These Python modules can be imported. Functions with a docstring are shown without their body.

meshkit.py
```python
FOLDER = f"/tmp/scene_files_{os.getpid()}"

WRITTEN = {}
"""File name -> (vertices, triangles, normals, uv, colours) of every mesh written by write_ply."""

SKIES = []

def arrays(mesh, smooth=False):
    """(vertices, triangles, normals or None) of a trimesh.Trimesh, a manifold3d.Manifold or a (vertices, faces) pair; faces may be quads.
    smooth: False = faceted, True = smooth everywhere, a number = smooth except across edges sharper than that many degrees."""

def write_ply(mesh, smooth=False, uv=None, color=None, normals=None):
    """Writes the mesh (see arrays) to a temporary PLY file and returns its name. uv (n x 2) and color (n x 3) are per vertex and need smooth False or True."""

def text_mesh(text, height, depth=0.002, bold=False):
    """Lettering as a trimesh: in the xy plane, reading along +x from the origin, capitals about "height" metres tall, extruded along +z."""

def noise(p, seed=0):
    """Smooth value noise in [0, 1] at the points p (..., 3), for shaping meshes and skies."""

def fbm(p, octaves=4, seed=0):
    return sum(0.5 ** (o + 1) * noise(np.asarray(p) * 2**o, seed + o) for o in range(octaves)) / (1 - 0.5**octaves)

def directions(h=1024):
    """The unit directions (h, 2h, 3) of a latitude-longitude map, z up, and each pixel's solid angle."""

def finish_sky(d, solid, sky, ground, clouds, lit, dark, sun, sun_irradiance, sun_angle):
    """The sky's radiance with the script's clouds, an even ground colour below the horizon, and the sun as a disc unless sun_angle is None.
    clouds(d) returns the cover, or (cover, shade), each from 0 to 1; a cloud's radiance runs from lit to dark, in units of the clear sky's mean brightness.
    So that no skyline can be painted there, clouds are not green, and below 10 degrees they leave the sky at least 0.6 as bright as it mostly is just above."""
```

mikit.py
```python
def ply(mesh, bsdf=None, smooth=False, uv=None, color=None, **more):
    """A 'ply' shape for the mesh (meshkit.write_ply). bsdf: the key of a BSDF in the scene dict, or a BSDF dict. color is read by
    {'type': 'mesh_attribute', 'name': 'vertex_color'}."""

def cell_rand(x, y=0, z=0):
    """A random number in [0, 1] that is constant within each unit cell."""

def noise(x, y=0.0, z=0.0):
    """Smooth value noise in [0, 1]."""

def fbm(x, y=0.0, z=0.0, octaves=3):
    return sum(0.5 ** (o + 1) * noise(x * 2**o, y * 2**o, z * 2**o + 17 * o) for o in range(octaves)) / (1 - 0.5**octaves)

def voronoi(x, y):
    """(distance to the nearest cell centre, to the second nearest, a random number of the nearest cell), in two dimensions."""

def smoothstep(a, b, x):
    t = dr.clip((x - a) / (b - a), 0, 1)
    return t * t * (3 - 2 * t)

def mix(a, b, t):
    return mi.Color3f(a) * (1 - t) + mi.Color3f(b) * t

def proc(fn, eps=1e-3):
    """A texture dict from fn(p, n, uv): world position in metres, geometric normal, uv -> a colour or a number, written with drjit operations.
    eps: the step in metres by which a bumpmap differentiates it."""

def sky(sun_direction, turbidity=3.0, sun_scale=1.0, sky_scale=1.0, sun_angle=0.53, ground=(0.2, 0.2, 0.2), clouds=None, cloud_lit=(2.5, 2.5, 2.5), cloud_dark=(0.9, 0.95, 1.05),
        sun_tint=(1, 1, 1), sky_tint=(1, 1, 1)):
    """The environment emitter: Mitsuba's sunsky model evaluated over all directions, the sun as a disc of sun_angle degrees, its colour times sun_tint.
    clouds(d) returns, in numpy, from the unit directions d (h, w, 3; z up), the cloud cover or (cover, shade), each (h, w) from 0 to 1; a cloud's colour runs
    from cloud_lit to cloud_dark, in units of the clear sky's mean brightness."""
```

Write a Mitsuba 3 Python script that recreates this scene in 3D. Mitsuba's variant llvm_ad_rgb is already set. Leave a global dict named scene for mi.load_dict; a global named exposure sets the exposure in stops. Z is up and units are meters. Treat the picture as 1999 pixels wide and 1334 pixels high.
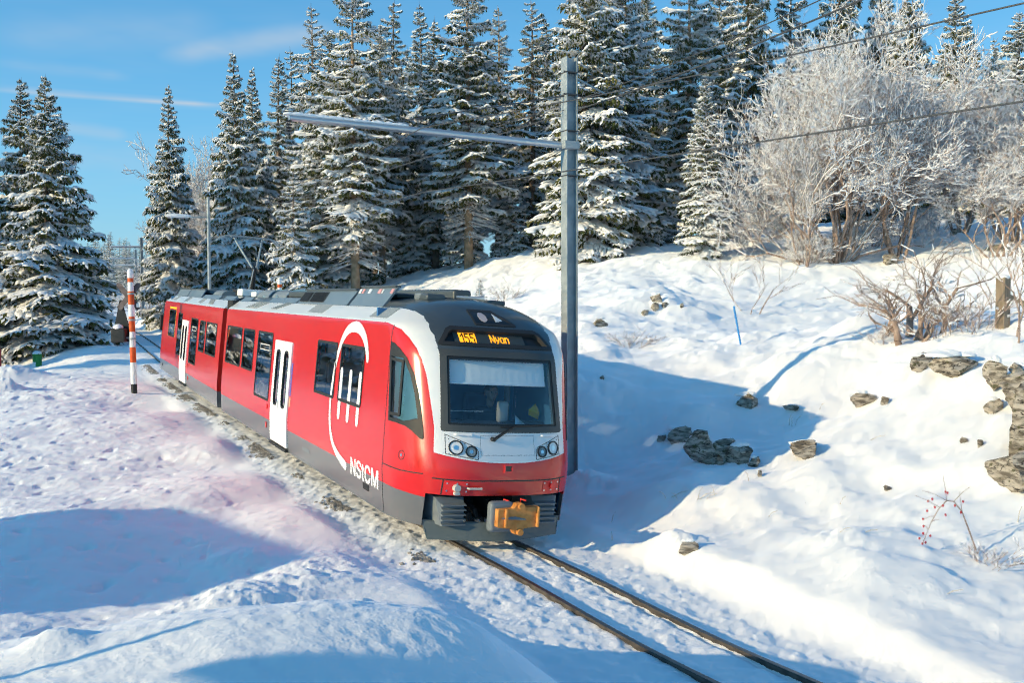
import math, random
import numpy as np, trimesh, manifold3d as m3d
import drjit as dr, mitsuba as mi, mikit, meshkit
from shapely.geometry import Polygon, LineString, Point, box as sbox
from shapely import affinity
from shapely.ops import unary_union
from scipy.interpolate import RBFInterpolator, CubicSpline
from scipy.spatial import cKDTree

T = mi.ScalarTransform4f
scene, labels = {}, {}

# ------------------------------------------------------------------ camera, sky, exposure
EYE = np.array([0.0, 0.0, 3.304])
PITCH, ROLL, FPX = 0.04306, -0.0034, 1897.8          # focal length in pixels of a 1999 px wide picture
_c, _s = math.cos(PITCH), math.sin(PITCH)
scene['camera'] = {'type': 'perspective', 'fov': math.degrees(2 * math.atan(999.5 / FPX)), 'fov_axis': 'x', 'near_clip': 0.1, 'far_clip': 6000.0,
                   'to_world': T().look_at(origin=EYE.tolist(), target=[0, _c, EYE[2] - _s], up=[0.0034, _s, _c])}

def ray(u, v):
    a, b = u - 999.5, v - 667.0
    cr, sr = math.cos(ROLL), math.sin(ROLL)
    a, b = cr * a + sr * b, -sr * a + cr * b
    return np.array([a, _c * FPX - _s * b, -_s * FPX - _c * b]) / FPX

def at(u, v, d):
    """the point seen at photo pixel (u, v), d metres in front of the camera"""
    r = ray(u, v)
    return EYE + r * (d / r[1])

SUN_AZ, SUN_EL = (-0.85, -0.525), 16.8
_e = math.radians(SUN_EL)
_h = np.array(SUN_AZ) / np.linalg.norm(SUN_AZ)
SUN = np.array([_h[0] * math.cos(_e), _h[1] * math.cos(_e), math.sin(_e)])

def clouds(d):
    def unit(u, v):
        r = ray(u, v); return r / np.linalg.norm(r)
    cover = np.zeros(d.shape[:2])
    front = d[..., 1] > 0.3
    dd = d[front]
    n1 = meshkit.fbm(dd * [14, 14, 60], 4, 3)
    out = np.zeros(len(dd))
    for (a, b, w, k, seed) in (((0, 174), (430, 207), 0.0024, 0.75, 1), ((330, 106), (640, 62), 0.011, 0.5, 2), ((60, 300), (330, 318), 0.018, 0.35, 3), ((0, 70), (420, 60), 0.02, 0.22, 5), ((40, 235), (250, 268), 0.008, 0.35, 8), ((0, 122), (250, 150), 0.006, 0.25, 9)):
        a, b = unit(*a), unit(*b)
        n = np.cross(a, b); n /= np.linalg.norm(n)
        mid = a + b; mid /= np.linalg.norm(mid)
        half = np.linalg.norm(b - a) / 2
        along = dd @ np.cross(n, mid)
        off = dd @ n + 0.004 * (meshkit.fbm(dd * 40, 3, seed) - 0.5) * (w > 0.004)
        prof = np.exp(-(off / w) ** 2) * np.clip((half * 1.25 - np.abs(along)) / (half * 0.5), 0, 1)
        out = np.maximum(out, k * prof * (0.45 + 0.9 * meshkit.fbm(dd * [30, 30, 90], 3, seed + 20)))
    veil = np.clip(0.62 * np.exp(-np.clip(dd[:, 2], 0, 1) / 0.085) + 0.14 * np.clip(1 - dd[:, 2] / 0.42, 0, 1) * np.clip(n1 - .40, 0, 1) * 2.2, 0, .7)
    cover[front] = np.clip(np.maximum(out, veil), 0, 1)
    return cover

scene['sky'] = mikit.sky(SUN.tolist(), turbidity=3, sun_scale=1.0, sky_scale=1.32, ground=(0.6, 0.62, 0.66), clouds=clouds, cloud_lit=(1.6, 1.85, 2.1), cloud_dark=(1.2, 1.25, 1.3),
                         sun_tint=(0.98, 1.09, 1.24), sky_tint=(0.43, 0.98, 1.32))
exposure = 1.88

# ------------------------------------------------------------------ helpers
rng = np.random.default_rng(7)

def tag(key, label=None, cat=None, group=None, kind=None):
    e = labels.setdefault(key, {})
    if label: e['label'] = label
    if cat: e['category'] = cat
    if group: e['group'] = group
    if kind: e['kind'] = kind
    return key

def key_free(key):
    if key not in scene and key not in labels: return key
    k = 1
    while f'{key}_{k:03d}' in scene or f'{key}_{k:03d}' in labels: k += 1
    return f'{key}_{k:03d}'

def cat_mesh(parts):
    """joins (vertices, triangles) pairs or trimeshes"""
    vs, fs, n = [], [], 0
    for p in parts:
        v, f = (p.vertices, p.faces) if hasattr(p, 'faces') else p
        vs.append(np.asarray(v, float)); fs.append(np.asarray(f, int) + n); n += len(v)
    return np.vstack(vs), np.vstack(fs)

def place(mesh, M):
    v, f, _ = meshkit.arrays(mesh)
    M = np.asarray(M, float)
    v = v @ M[:3, :3].T + M[:3, 3]
    if np.linalg.det(M[:3, :3]) < 0: f = f[:, ::-1]
    return v, f

def put(key, mesh, mat, smooth=30, M=None, numbered=True, **more):
    if numbered: key = key_free(key)
    v, f, _ = meshkit.arrays(mesh)
    if M is not None: v, f = place((v, f), M)
    scene[key] = mikit.ply(trimesh.Trimesh(v, f, process=False), mat, smooth=smooth, **more)
    return key

def mat4(R=None, t=(0, 0, 0)):
    M = np.eye(4)
    if R is not None: M[:3, :3] = R
    M[:3, 3] = t
    return M

def rotz(a):
    c, s = math.cos(a), math.sin(a); return np.array([[c, -s, 0], [s, c, 0], [0, 0, 1.0]])

def tube(points, radii, sides=6, caps=True):
    p = np.asarray(points, float); n = len(p)
    r = np.broadcast_to(np.asarray(radii, float), (n,))
    t = np.gradient(p, axis=0); t /= np.linalg.norm(t, axis=1, keepdims=True) + 1e-12
    a = np.cross(t, np.where(np.abs(t[:, 2:]) < 0.9, [0, 0, 1.0], [1.0, 0, 0])); a /= np.linalg.norm(a, axis=1, keepdims=True) + 1e-12
    b = np.cross(t, a); ang = np.arange(sides) * 2 * np.pi / sides + np.pi / sides
    v = p[:, None] + r[:, None, None] * (np.cos(ang)[None, :, None] * a[:, None] + np.sin(ang)[None, :, None] * b[:, None])
    i, j = np.meshgrid(np.arange(n - 1), np.arange(sides), indexing='ij')
    q = np.stack([i * sides + j, i * sides + (j + 1) % sides, (i + 1) * sides + (j + 1) % sides, (i + 1) * sides + j], -1).reshape(-1, 4)
    f = np.vstack([q[:, [0, 1, 2]], q[:, [0, 2, 3]]])
    v = v.reshape(-1, 3)
    if caps:
        k = np.arange(1, sides - 1)
        f = np.vstack([f, np.stack([k * 0, k + 1, k], 1), np.stack([k * 0, k, k + 1], 1) + (n - 1) * sides])
    return v, f[:, ::-1]

def rbox(size, r=0.02, seg=8):
    """a box with rounded edges, centred"""
    h = np.array(size) / 2 - r
    s = m3d.Manifold.sphere(r, seg)
    return m3d.Manifold.batch_hull([s.translate([sx * h[0], sy * h[1], sz * h[2]]) for sx in (-1, 1) for sy in (-1, 1) for sz in (-1, 1)])

def bx(x0, x1, y0, y1, z0, z1, r=0.0):
    if r > 0: return rbox((x1 - x0, y1 - y0, z1 - z0), r).translate([(x0 + x1) / 2, (y0 + y1) / 2, (z0 + z1) / 2])
    return m3d.Manifold.cube([x1 - x0, y1 - y0, z1 - z0]).translate([x0, y0, z0])

def hull(points): return m3d.Manifold.hull_points(np.asarray(points, float))
def to_tm(m):
    v, f, _ = meshkit.arrays(m); return trimesh.Trimesh(v, f, process=False)

# ------------------------------------------------------------------ materials
nz, fb, mixc, sst = mikit.noise, mikit.fbm, mikit.mix, mikit.smoothstep
def two(b): return {'type': 'twosided', 'bsdf': b}
def rgb(*c): return {'type': 'rgb', 'value': list(c)}
def plain(c, rough=0.5, metal=0.0, spec=0.5, **more): return two({'type': 'principled', 'base_color': rgb(*c), 'roughness': rough, 'metallic': metal, 'specular': spec, **more})
def grain(a, b, s, rough=0.7, spec=0.3, oct=3, **more):
    return two({'type': 'principled', 'base_color': mikit.proc(lambda p, n, uv: mixc(a, b, sst(0.25, 0.75, fb(p.x * s, p.y * s, p.z * s, oct)))), 'roughness': rough, 'specular': spec, **more})
def mats(**k): scene.update(k)

def stone(a, b):
    def col(p, n, uv):
        c = mixc(a, b, sst(0.30, 0.66, fb(p.x * 9, p.y * 9, p.z * 20, 4)))
        c = mixc(c, (0.03, 0.027, 0.022), sst(0.030, 0.0, dr.abs(fb(p.x * 4 + 7, p.y * 4, p.z * 11, 3) - 0.5)))          # cracks
        return mixc(c, (0.055, 0.060, 0.020), sst(0.66, 0.74, fb(p.x * 14 + 5, p.y * 14, p.z * 14, 3)) * 0.8)
    return {'type': 'bumpmap', 'texture': mikit.proc(lambda p, n, uv: 0.05 * fb(p.x * 9, p.y * 9, p.z * 22, 4), 0.008), 'scale': 1.0, 'bsdf': two({'type': 'principled', 'base_color': mikit.proc(col), 'roughness': 0.9, 'specular': 0.2})}
def snow_col(p, n, uv): return mixc((0.83, 0.845, 0.87), (0.90, 0.905, 0.915), fb(p.x * 2.3, p.y * 2.3, p.z * 2.3, 3))
def snow_bump(p, n, uv): return 0.004 * fb(p.x * 11, p.y * 11, p.z * 11, 2) + 0.0035 * nz(p.x * 55, p.y * 55, p.z * 55)
mats(
    snow={'type': 'bumpmap', 'texture': mikit.proc(snow_bump, 0.006), 'scale': 1.0, 'bsdf': two({'type': 'principled', 'base_color': mikit.proc(snow_col), 'roughness': 0.75, 'specular': 0.25})},
    tree_snow=two({'type': 'diffuse', 'reflectance': rgb(0.86, 0.87, 0.89)}),
    needles=two({'type': 'diffuse', 'reflectance': mikit.proc(lambda p, n, uv: mixc((0.046, 0.064, 0.028), (0.150, 0.146, 0.054), sst(0.3, 0.75, fb(p.x * 0.9, p.y * 0.9, p.z * 0.9, 3))))}),
    bark=grain((0.09, 0.07, 0.055), (0.25, 0.19, 0.15), 4.0),
    bark_pale=grain((0.24, 0.16, 0.10), (0.42, 0.29, 0.19), 4.0),
    twig=grain((0.24, 0.165, 0.125), (0.42, 0.315, 0.26), 6.0),
    limestone=stone((0.13, 0.112, 0.09), (0.45, 0.405, 0.345)),
    ballast_stone=grain((0.17, 0.155, 0.14), (0.42, 0.39, 0.35), 9.0, 0.9),
    steel_mast=grain((0.27, 0.31, 0.33), (0.36, 0.40, 0.42), 6.0, 0.5, 0.5, metallic=0.15),
    alu=plain((0.55, 0.58, 0.60), 0.35, 0.7),
    rail_side=grain((0.045, 0.040, 0.036), (0.10, 0.085, 0.07), 12.0, 0.7, 0.4),
    rail_top=plain((0.24, 0.23, 0.22), 0.35, 1.0),
    wire=plain((0.10, 0.10, 0.10), 0.5, 0.5),
    black=plain((0.012, 0.013, 0.014), 0.45),
    black_gloss=plain((0.010, 0.011, 0.012), 0.15),
    rubber=plain((0.020, 0.021, 0.022), 0.6),
    dark_grey=plain((0.065, 0.080, 0.090), 0.42),
    mid_grey=plain((0.17, 0.20, 0.22), 0.45),
    plow_grey=plain((0.10, 0.125, 0.13), 0.45),
    roof_blue=plain((0.13, 0.175, 0.22), 0.38),
    white_paint=plain((0.78, 0.79, 0.79), 0.30, clearcoat=0.6, clearcoat_gloss=0.9),
    red_paint=plain((0.68, 0.020, 0.016), 0.30, clearcoat=1.0, clearcoat_gloss=0.95),
    yellow_paint=plain((0.85, 0.50, 0.02), 0.35),
    ochre=grain((0.52, 0.20, 0.045), (0.66, 0.29, 0.085), 14.0, 0.55),
    orange_band=grain((0.62, 0.085, 0.02), (0.72, 0.14, 0.04), 9.0, 0.6),
    bin_green=grain((0.03, 0.20, 0.04), (0.06, 0.30, 0.07), 5.0, 0.5),
    wood_grey=two({'type': 'principled', 'base_color': mikit.proc(lambda p, n, uv: mixc((0.12, 0.085, 0.055), (0.40, 0.32, 0.24), fb(p.x * 40, p.y * 40, p.z * 3, 3))), 'roughness': 0.85}),
    blue_stake=plain((0.02, 0.24, 0.62), 0.5),
    straw=plain((0.55, 0.48, 0.36), 0.8),
    berry=plain((0.45, 0.02, 0.025), 0.35),
    lamp_glass=plain((0.62, 0.64, 0.66), 0.12, 0.0, 0.8, clearcoat=1.0),
    chrome=plain((0.75, 0.76, 0.78), 0.12, 1.0),
    cloth=plain((0.80, 0.80, 0.78), 0.9, 0.0, 0.1),
    cab_dark=plain((0.035, 0.055, 0.085), 0.7),
    cab_blue=plain((0.05, 0.17, 0.36), 0.6),
    seat_blue=plain((0.05, 0.09, 0.18), 0.8),
    skin=plain((0.52, 0.31, 0.23), 0.55),
    jacket=plain((0.03, 0.045, 0.08), 0.85),
    hair=plain((0.05, 0.035, 0.025), 0.7),
    paper=plain((0.8, 0.8, 0.78), 0.8),
    pane={'type': 'thindielectric', 'int_ior': 1.95, 'specular_transmittance': rgb(0.38, 0.42, 0.46)},
    screen={'type': 'thindielectric', 'int_ior': 1.5, 'specular_transmittance': rgb(0.80, 0.88, 0.93)},
    led_orange={'type': 'diffuse', 'reflectance': rgb(0.3, 0.12, 0.02)},
)
# ------------------------------------------------------------------ track line and ground
_tr = np.array([(12.5, -6, -0.35), (9.3, -1.2, -0.25), (5.75, 3.2, -0.12), (3.35, 6.55, -0.05), (2.245, 8.23, -0.02), (1.69, 9.15, -0.01), (0.72, 11.07, 0), (-0.43, 13.28, 0), (-5.65, 24.0, 0.05), (-12.0, 37.0, 0.22), (-17.6, 48.8, 0.55),
                (-25.2, 65, 1.0), (-34.6, 85, 1.2), (-45.6, 110, 1.35), (-56.0, 135, 1.5), (-64.5, 160, 1.55), (-74, 195, 1.8), (-80, 225, 2.1), (-83, 265, 2.6), (-80, 330, 3.0)])
_arc = np.concatenate([[0], np.cumsum(np.linalg.norm(np.diff(_tr[:, :2], axis=0), axis=1))])
_spl = CubicSpline(_arc, _tr)
_ss = np.concatenate([np.arange(0, 90, 0.1), np.arange(90, _arc[-1], 0.4)])
TP = _spl(_ss); TD = _spl(_ss, 1); TD[:, 2] = 0; TD /= np.linalg.norm(TD, axis=1, keepdims=True)
TN = np.stack([TD[:, 1], -TD[:, 0], 0 * TD[:, 0]], 1)              # to the right seen walking away from the camera
CANT = np.clip(0.078 * np.interp(TP[:, 1], [2, 40, 60], [1, 1, 0.3]), 0, 1)
_kd = cKDTree(TP[:, :2])
def track_st(xy):
    d, i = _kd.query(xy)
    s = ((xy - TP[i, :2]) * TN[i, :2]).sum(1)
    return s, i

CP = []                                                           # ground control points
def g(u, v, d): CP.append(at(u, v, d))
def gz(x, y, z): CP.append(np.array([x, y, z]))
# right bank and the field behind it
for a in ((1112, 932, 17), (1240, 1062, 13.5), (1180, 1010, 14.6), (1345, 1075, 12.2), (1480, 935, 15.0), (1400, 950, 15.0), (1300, 980, 14.6), (1600, 880, 15.4), (1700, 1100, 10.4), (1550, 1060, 12.0), (1999, 1334, 8.25), (1999, 1200, 9.7), (1850, 1200, 9.6), (1850, 1320, 8.4), (1700, 1250, 9.0), (1500, 1180, 10.2), (1999, 1100, 10.8), (1999, 1000, 12.0), (1850, 1000, 12.3), (1800, 880, 14.4),
          (1940, 850, 13.9), (1999, 880, 13.4), (1999, 780, 14.9), (1999, 700, 16.4), (1960, 650, 18), (1850, 658, 18.4), (1900, 740, 16.2), (1790, 663, 19.8), (1750, 740, 17.8), (1680, 780, 18.0), (1560, 820, 18.2), (1496, 794, 19.1), (1460, 780, 19.6), (1560, 745, 19.6), (1635, 700, 20.1), (1700, 665, 20.6), (1754, 640, 21.1), (1430, 880, 17.0), (1300, 880, 17.5), (1200, 900, 17.8),
          (1200, 800, 19.6), (1130, 800, 19.2), (1130, 712, 21.3), (1300, 740, 21.2), (1400, 760, 20.3), (1300, 690, 25), (1200, 670, 27), (1170, 632, 31), (1290, 592, 37), (1440, 650, 32), (1440, 590, 38), (1540, 580, 39), (1640, 560, 41), (1740, 510, 46), (1700, 600, 37), (1820, 560, 39), (1900, 500, 45), (1999, 580, 34), (1999, 480, 45),
          (1999, 432, 54), (1850, 442, 56), (1700, 442, 57), (1560, 492, 49), (1480, 462, 58), (1330, 480, 58), (1200, 480, 60), (1110, 495, 62), (1000, 502, 66), (880, 525, 70), (760, 545, 74), (1050, 560, 48), (900, 560, 58), (1130, 560, 42)): g(*a)
for x, y, z in ((-12, 95, 5.0), (0, 90, 7.0), (20, 90, 8.8), (45, 90, 9.5), (70, 80, 10.0), (60, 40, 8), (30, 30, 6), (22, 16, 3.4), (9, 8, .8), (14, 4, 1.0), (-25, 120, 4.0), (0, 160, 10), (60, 160, 14), (0, 260, 12), (100, 200, 16), (30, -20, 1.0), (-30, 85, 2.4), (-40, 130, 3.0), (-50, 180, 3.5)): gz(x, y, z)
# left field, foreground bank
for a in ((260, 765, 32), (70, 717, 50), (100, 692, 54), (10, 705, 55), (0, 800, 28), (150, 800, 27), (300, 800, 27), (0, 900, 19.5), (200, 900, 19.6), (400, 880, 20), (200, 1000, 14.5), (0, 1000, 14.8), (450, 960, 16), (400, 1050, 13), (0, 1100, 11.6), (200, 1100, 11.7), (600, 1050, 12.9), (640, 1100, 11.8), (560, 1000, 14.3), (500, 940, 17), (760, 1150, 10.4), (880, 1150, 10.5)): g(*a)
for a in ((0, 1264, 6.2), (200, 1240, 6.3), (450, 1197, 6.4), (740, 1182, 6.6), (900, 1197, 6.7), (1040, 1292, 6.9), (1100, 1334, 7.0), (0, 1334, 5.5), (300, 1334, 5.3), (600, 1334, 5.3), (850, 1334, 5.7), (980, 1334, 6.0)): g(*a)
for x, y, z in ((-3.2, 8.8, 0.2), (-1.6, 9.0, 0.2), (-4.8, 8.6, 0.25), (-6.5, 8.5, 0.3), (0, 0, 1.55), (-4, 1, 1.45), (-8, 5, 0.9), (-2, -6, 1.4), (3.5, 0.5, 0.9), (-16, 8, 0.3), (-25, 20, 0.1), (-18, 30, 0.1), (-40, 40, 0.3), (-50, 80, 1.2), (-40, 65, 0.8), (-33, 50, 0.35), (-70, 110, 1.5), (-90, 170, 2.0), (-130, 250, 3), (-60, 20, 0.5), (-90, 60, 1), (-30, -20, 0.6), (-80, -40, 1.0), (-100, 320, 4), (40, 330, 10)): gz(x, y, z)
for k in range(0, len(TP), 45):                                    # the track formation itself, and its shoulders
    if TP[k, 1] > -4:
        for s, dz in ((0, 0), (1.5, 0.0), (-1.5, -0.02), (-2.6, 0.04)):
            if TP[k, 1] < 12 and s < -2: continue
            p = TP[k] + s * TN[k]; gz(p[0], p[1], TP[k, 2] + dz)
_cp = np.array(CP)
_keep = [0]
for i in range(1, len(_cp)):
    if np.min(np.linalg.norm(_cp[_keep, :2] - _cp[i, :2], axis=1)) > 0.25: _keep.append(i)
_cp = _cp[_keep]
_w = lambda xy: np.stack([xy[:, 0], xy[:, 1]], 1) / (1 + 0.02 * np.linalg.norm(xy, axis=1, keepdims=True))   # compresses the distance so that near and far are equally stiff
_rbf = RBFInterpolator(_w(_cp[:, :2]), _cp[:, 2], kernel='thin_plate_spline', smoothing=0.004)

LUMPS = [(at(690, 1168, 9.2), 0.42, 0.20), (at(440, 1180, 9.6), 0.7, 0.26), (at(560, 1150, 10.5), 0.8, 0.2), (at(285, 1225, 9.0), 0.5, 0.08), (at(100, 1318, 6.0), 0.22, 0.10), (at(620, 1120, 11.4), 0.8, 0.14), (at(12, 748, 38), 1.3, 0.55), (at(10, 785, 33), 0.6, 0.45), (at(480, 1090, 12), 0.5, 0.15)]
LUMPS += [(at(1290, 565, 36), 2.2, 0.5), (at(1240, 1080, 12.0), 0.35, 0.12), (at(1300, 1020, 12.6), 0.5, 0.22), (at(1140, 940, 16.5), 0.45, 0.3), (at(1640, 940, 11.6), 0.5, 0.15), (at(1330, 780, 19), 0.9, 0.2), (at(1180, 760, 20), 0.8, 0.2), (at(1600, 760, 20), 1.0, 0.25), (at(1480, 700, 24), 1.1, 0.3), (at(1380, 715, 23), 0.9, 0.25), (at(1330, 690, 25), 0.7, 0.25)]

def ground_z(xy, detail=True):
    xy = np.atleast_2d(np.asarray(xy, float))
    out = np.empty(len(xy))
    for k in range(0, len(xy), 60000):
        out[k:k + 60000] = _rbf(_w(xy[k:k + 60000]))
    r = np.linalg.norm(xy, axis=1)
    s, i = track_st(xy)
    a = np.abs(s)
    p3 = np.column_stack([xy, np.zeros(len(xy))])
    far = np.clip((r - 200) / 300, 0, 1)
    out = out * (1 - far) + far * np.clip(out, -2, 6 + 0.02 * r)
    rough = np.clip((a - 1.4) / 1.4, 0, 1)
    und = (meshkit.fbm(p3 * 0.45, 3, 4) - 0.5) * 0.24 + (meshkit.fbm(p3 * 1.7, 2, 9) - 0.5) * 0.045
    right = np.clip((s - .6) / 3, 0, 1)
    out = out + rough * und * np.clip(r / 8, 0.45, 1.0) * (1 + 0.5 * right)
    if detail:
        hum = np.clip(meshkit.fbm(p3 * 0.9, 2, 41) - 0.5, 0, 1) * 0.5
        out += rough * right * hum * np.clip((xy[:, 1] - 9) / 6, 0, 1)
        out += rough * right * ((meshkit.fbm(p3 * [1.5, 1.5, 1], 3, 77) - 0.5) * 0.16 + (np.abs(meshkit.fbm(p3 * [0.9, 2.2, 1], 3, 78) - 0.5)) * 0.14)
        for c, w, h in LUMPS:
            d2 = ((xy - c[:2]) ** 2).sum(1) / w ** 2
            out += h * np.exp(-d2 * 1.1) * (1 + (0.45 * (meshkit.fbm(p3 * 5 / max(w, .5), 3, 7) - 0.5)))
        # trodden snow on the left field: wind crust, footprints, ploughed ridge
        left = np.clip((-s - 1.8) / 1.5, 0, 1) * np.clip((r - 8.2) / 2, 0, 1)
        crust = (meshkit.fbm(p3 * [3.0, 5.0, 1], 3, 12) - 0.5) * 0.04
        foot = -0.07 * np.clip((meshkit.noise(p3 * 3.6, 19) - 0.78) / 0.2, 0, 1)
        out += left * (crust + foot * np.clip((60 - r) / 20, 0, 1))
        ridge = np.exp(-((xy[:, 1] - (30.5 + 0.25 * xy[:, 0] * 0 - 0.12 * (xy[:, 0] + 12))) / 1.6) ** 2) * np.clip((-s - 3) / 3, 0, 1)
        out += ridge * (0.05 + 0.32 * np.clip(meshkit.fbm(p3 * 2.2, 3, 23) - 0.42, 0, 1))
        out += (meshkit.fbm(p3 * 9, 2, 31) - 0.5) * 0.022 * rough + (meshkit.fbm(p3 * [2.6, 4.2, 1], 3, 33) - 0.5) * 0.075 * np.clip((s - 1.2) / .5, 0, 1)
        path = (xy[:, 1] - 19.6 - 0.30 * (xy[:, 0] + 8)) / 0.22
        out -= 0.09 * np.exp(-path ** 2) * (meshkit.noise(p3 * 4, 3)) * np.clip((-s - 2.5), 0, 1) * (xy[:, 1] < 24)
    # the track bed carved through
    zt = TP[i, 2] - CANT[i] * s
    bed = zt - 0.058 + (meshkit.fbm(p3 * [7, 7, 1], 3, 51) - 0.5) * 0.065
    bed = np.minimum(bed, zt - 0.012 - 0.02 * np.exp(-((a - 0.46) / 0.07) ** 2))
    bed = bed - 0.03 * np.exp(-((a - 0.385) / 0.025) ** 2)
    edge = np.where(s < 0, 1.25 + 0.25 * meshkit.noise(p3 * 0.9, 61), 1.15 + 0.35 * meshkit.noise(p3 * 0.8, 62))
    w = np.clip((a - edge) / 0.55, 0, 1); w = w * w * (3 - 2 * w)
    shoulder = -0.05 * np.exp(-((s + 1.45) / 0.28) ** 2) * (xy[:, 1] > 11.6)
    near = (r < 320)
    return np.where(near, bed * (1 - w) + out * w + shoulder, out)

def ground_hit(u, v, dmax=130.0, dmin=4.0):
    """where the view ray through a photo pixel meets the snow"""
    r = ray(u, v); ds = np.geomspace(dmin, dmax, 700)
    P = EYE + r[None] * (ds / r[1])[:, None]
    h = P[:, 2] - ground_z(P[:, :2])
    k = np.argmax(h < 0)
    if h[k] >= 0: k = int(np.argmin(np.abs(h)))
    elif k > 0:
        t = h[k - 1] / (h[k - 1] - h[k]); return P[k - 1] + (P[k] - P[k - 1]) * t
    return P[k]

def build_ground():
    th = np.concatenate([np.radians(np.arange(-176, -40, 4.0)), np.radians(np.linspace(-36, 34, 860)), np.radians(np.arange(38, 180, 4.0)), ])
    rr = np.concatenate([np.geomspace(0.8, 4.6, 14)[:-1], np.geomspace(4.6, 90, 640), np.geomspace(90, 3000, 90)[1:]])
    A, Rr = np.meshgrid(th, rr)
    xy = np.stack([Rr * np.sin(A), Rr * np.cos(A)], -1).reshape(-1, 2)
    z = ground_z(xy)
    n, m = len(th), len(rr)
    v = np.vstack([np.column_stack([xy, z]), [[0, 0, float(ground_z([[0.0, 0.0]])[0])]]])
    i, j = np.meshgrid(np.arange(m - 1), np.arange(n), indexing='ij')
    j2 = (j + 1) % n
    q = np.stack([i * n + j, (i + 1) * n + j, (i + 1) * n + j2, i * n + j2], -1).reshape(-1, 4)
    f = np.vstack([q[:, [0, 2, 1]], q[:, [0, 3, 2]]])
    k = np.arange(n)
    f = np.vstack([f, np.stack([k * 0 + len(v) - 1, (k + 1) % n, k], 1)])
    a, b, c = v[f[:200, 0]], v[f[:200, 1]], v[f[:200, 2]]
    if np.cross(b - a, c - a)[:, 2].mean() < 0: f = f[:, ::-1]
    put('ground', (v, f), 'snow', smooth=True)
    tag('ground', 'snow covered field and banks on both sides of the track', 'snow', kind='structure')
build_ground()

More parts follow.
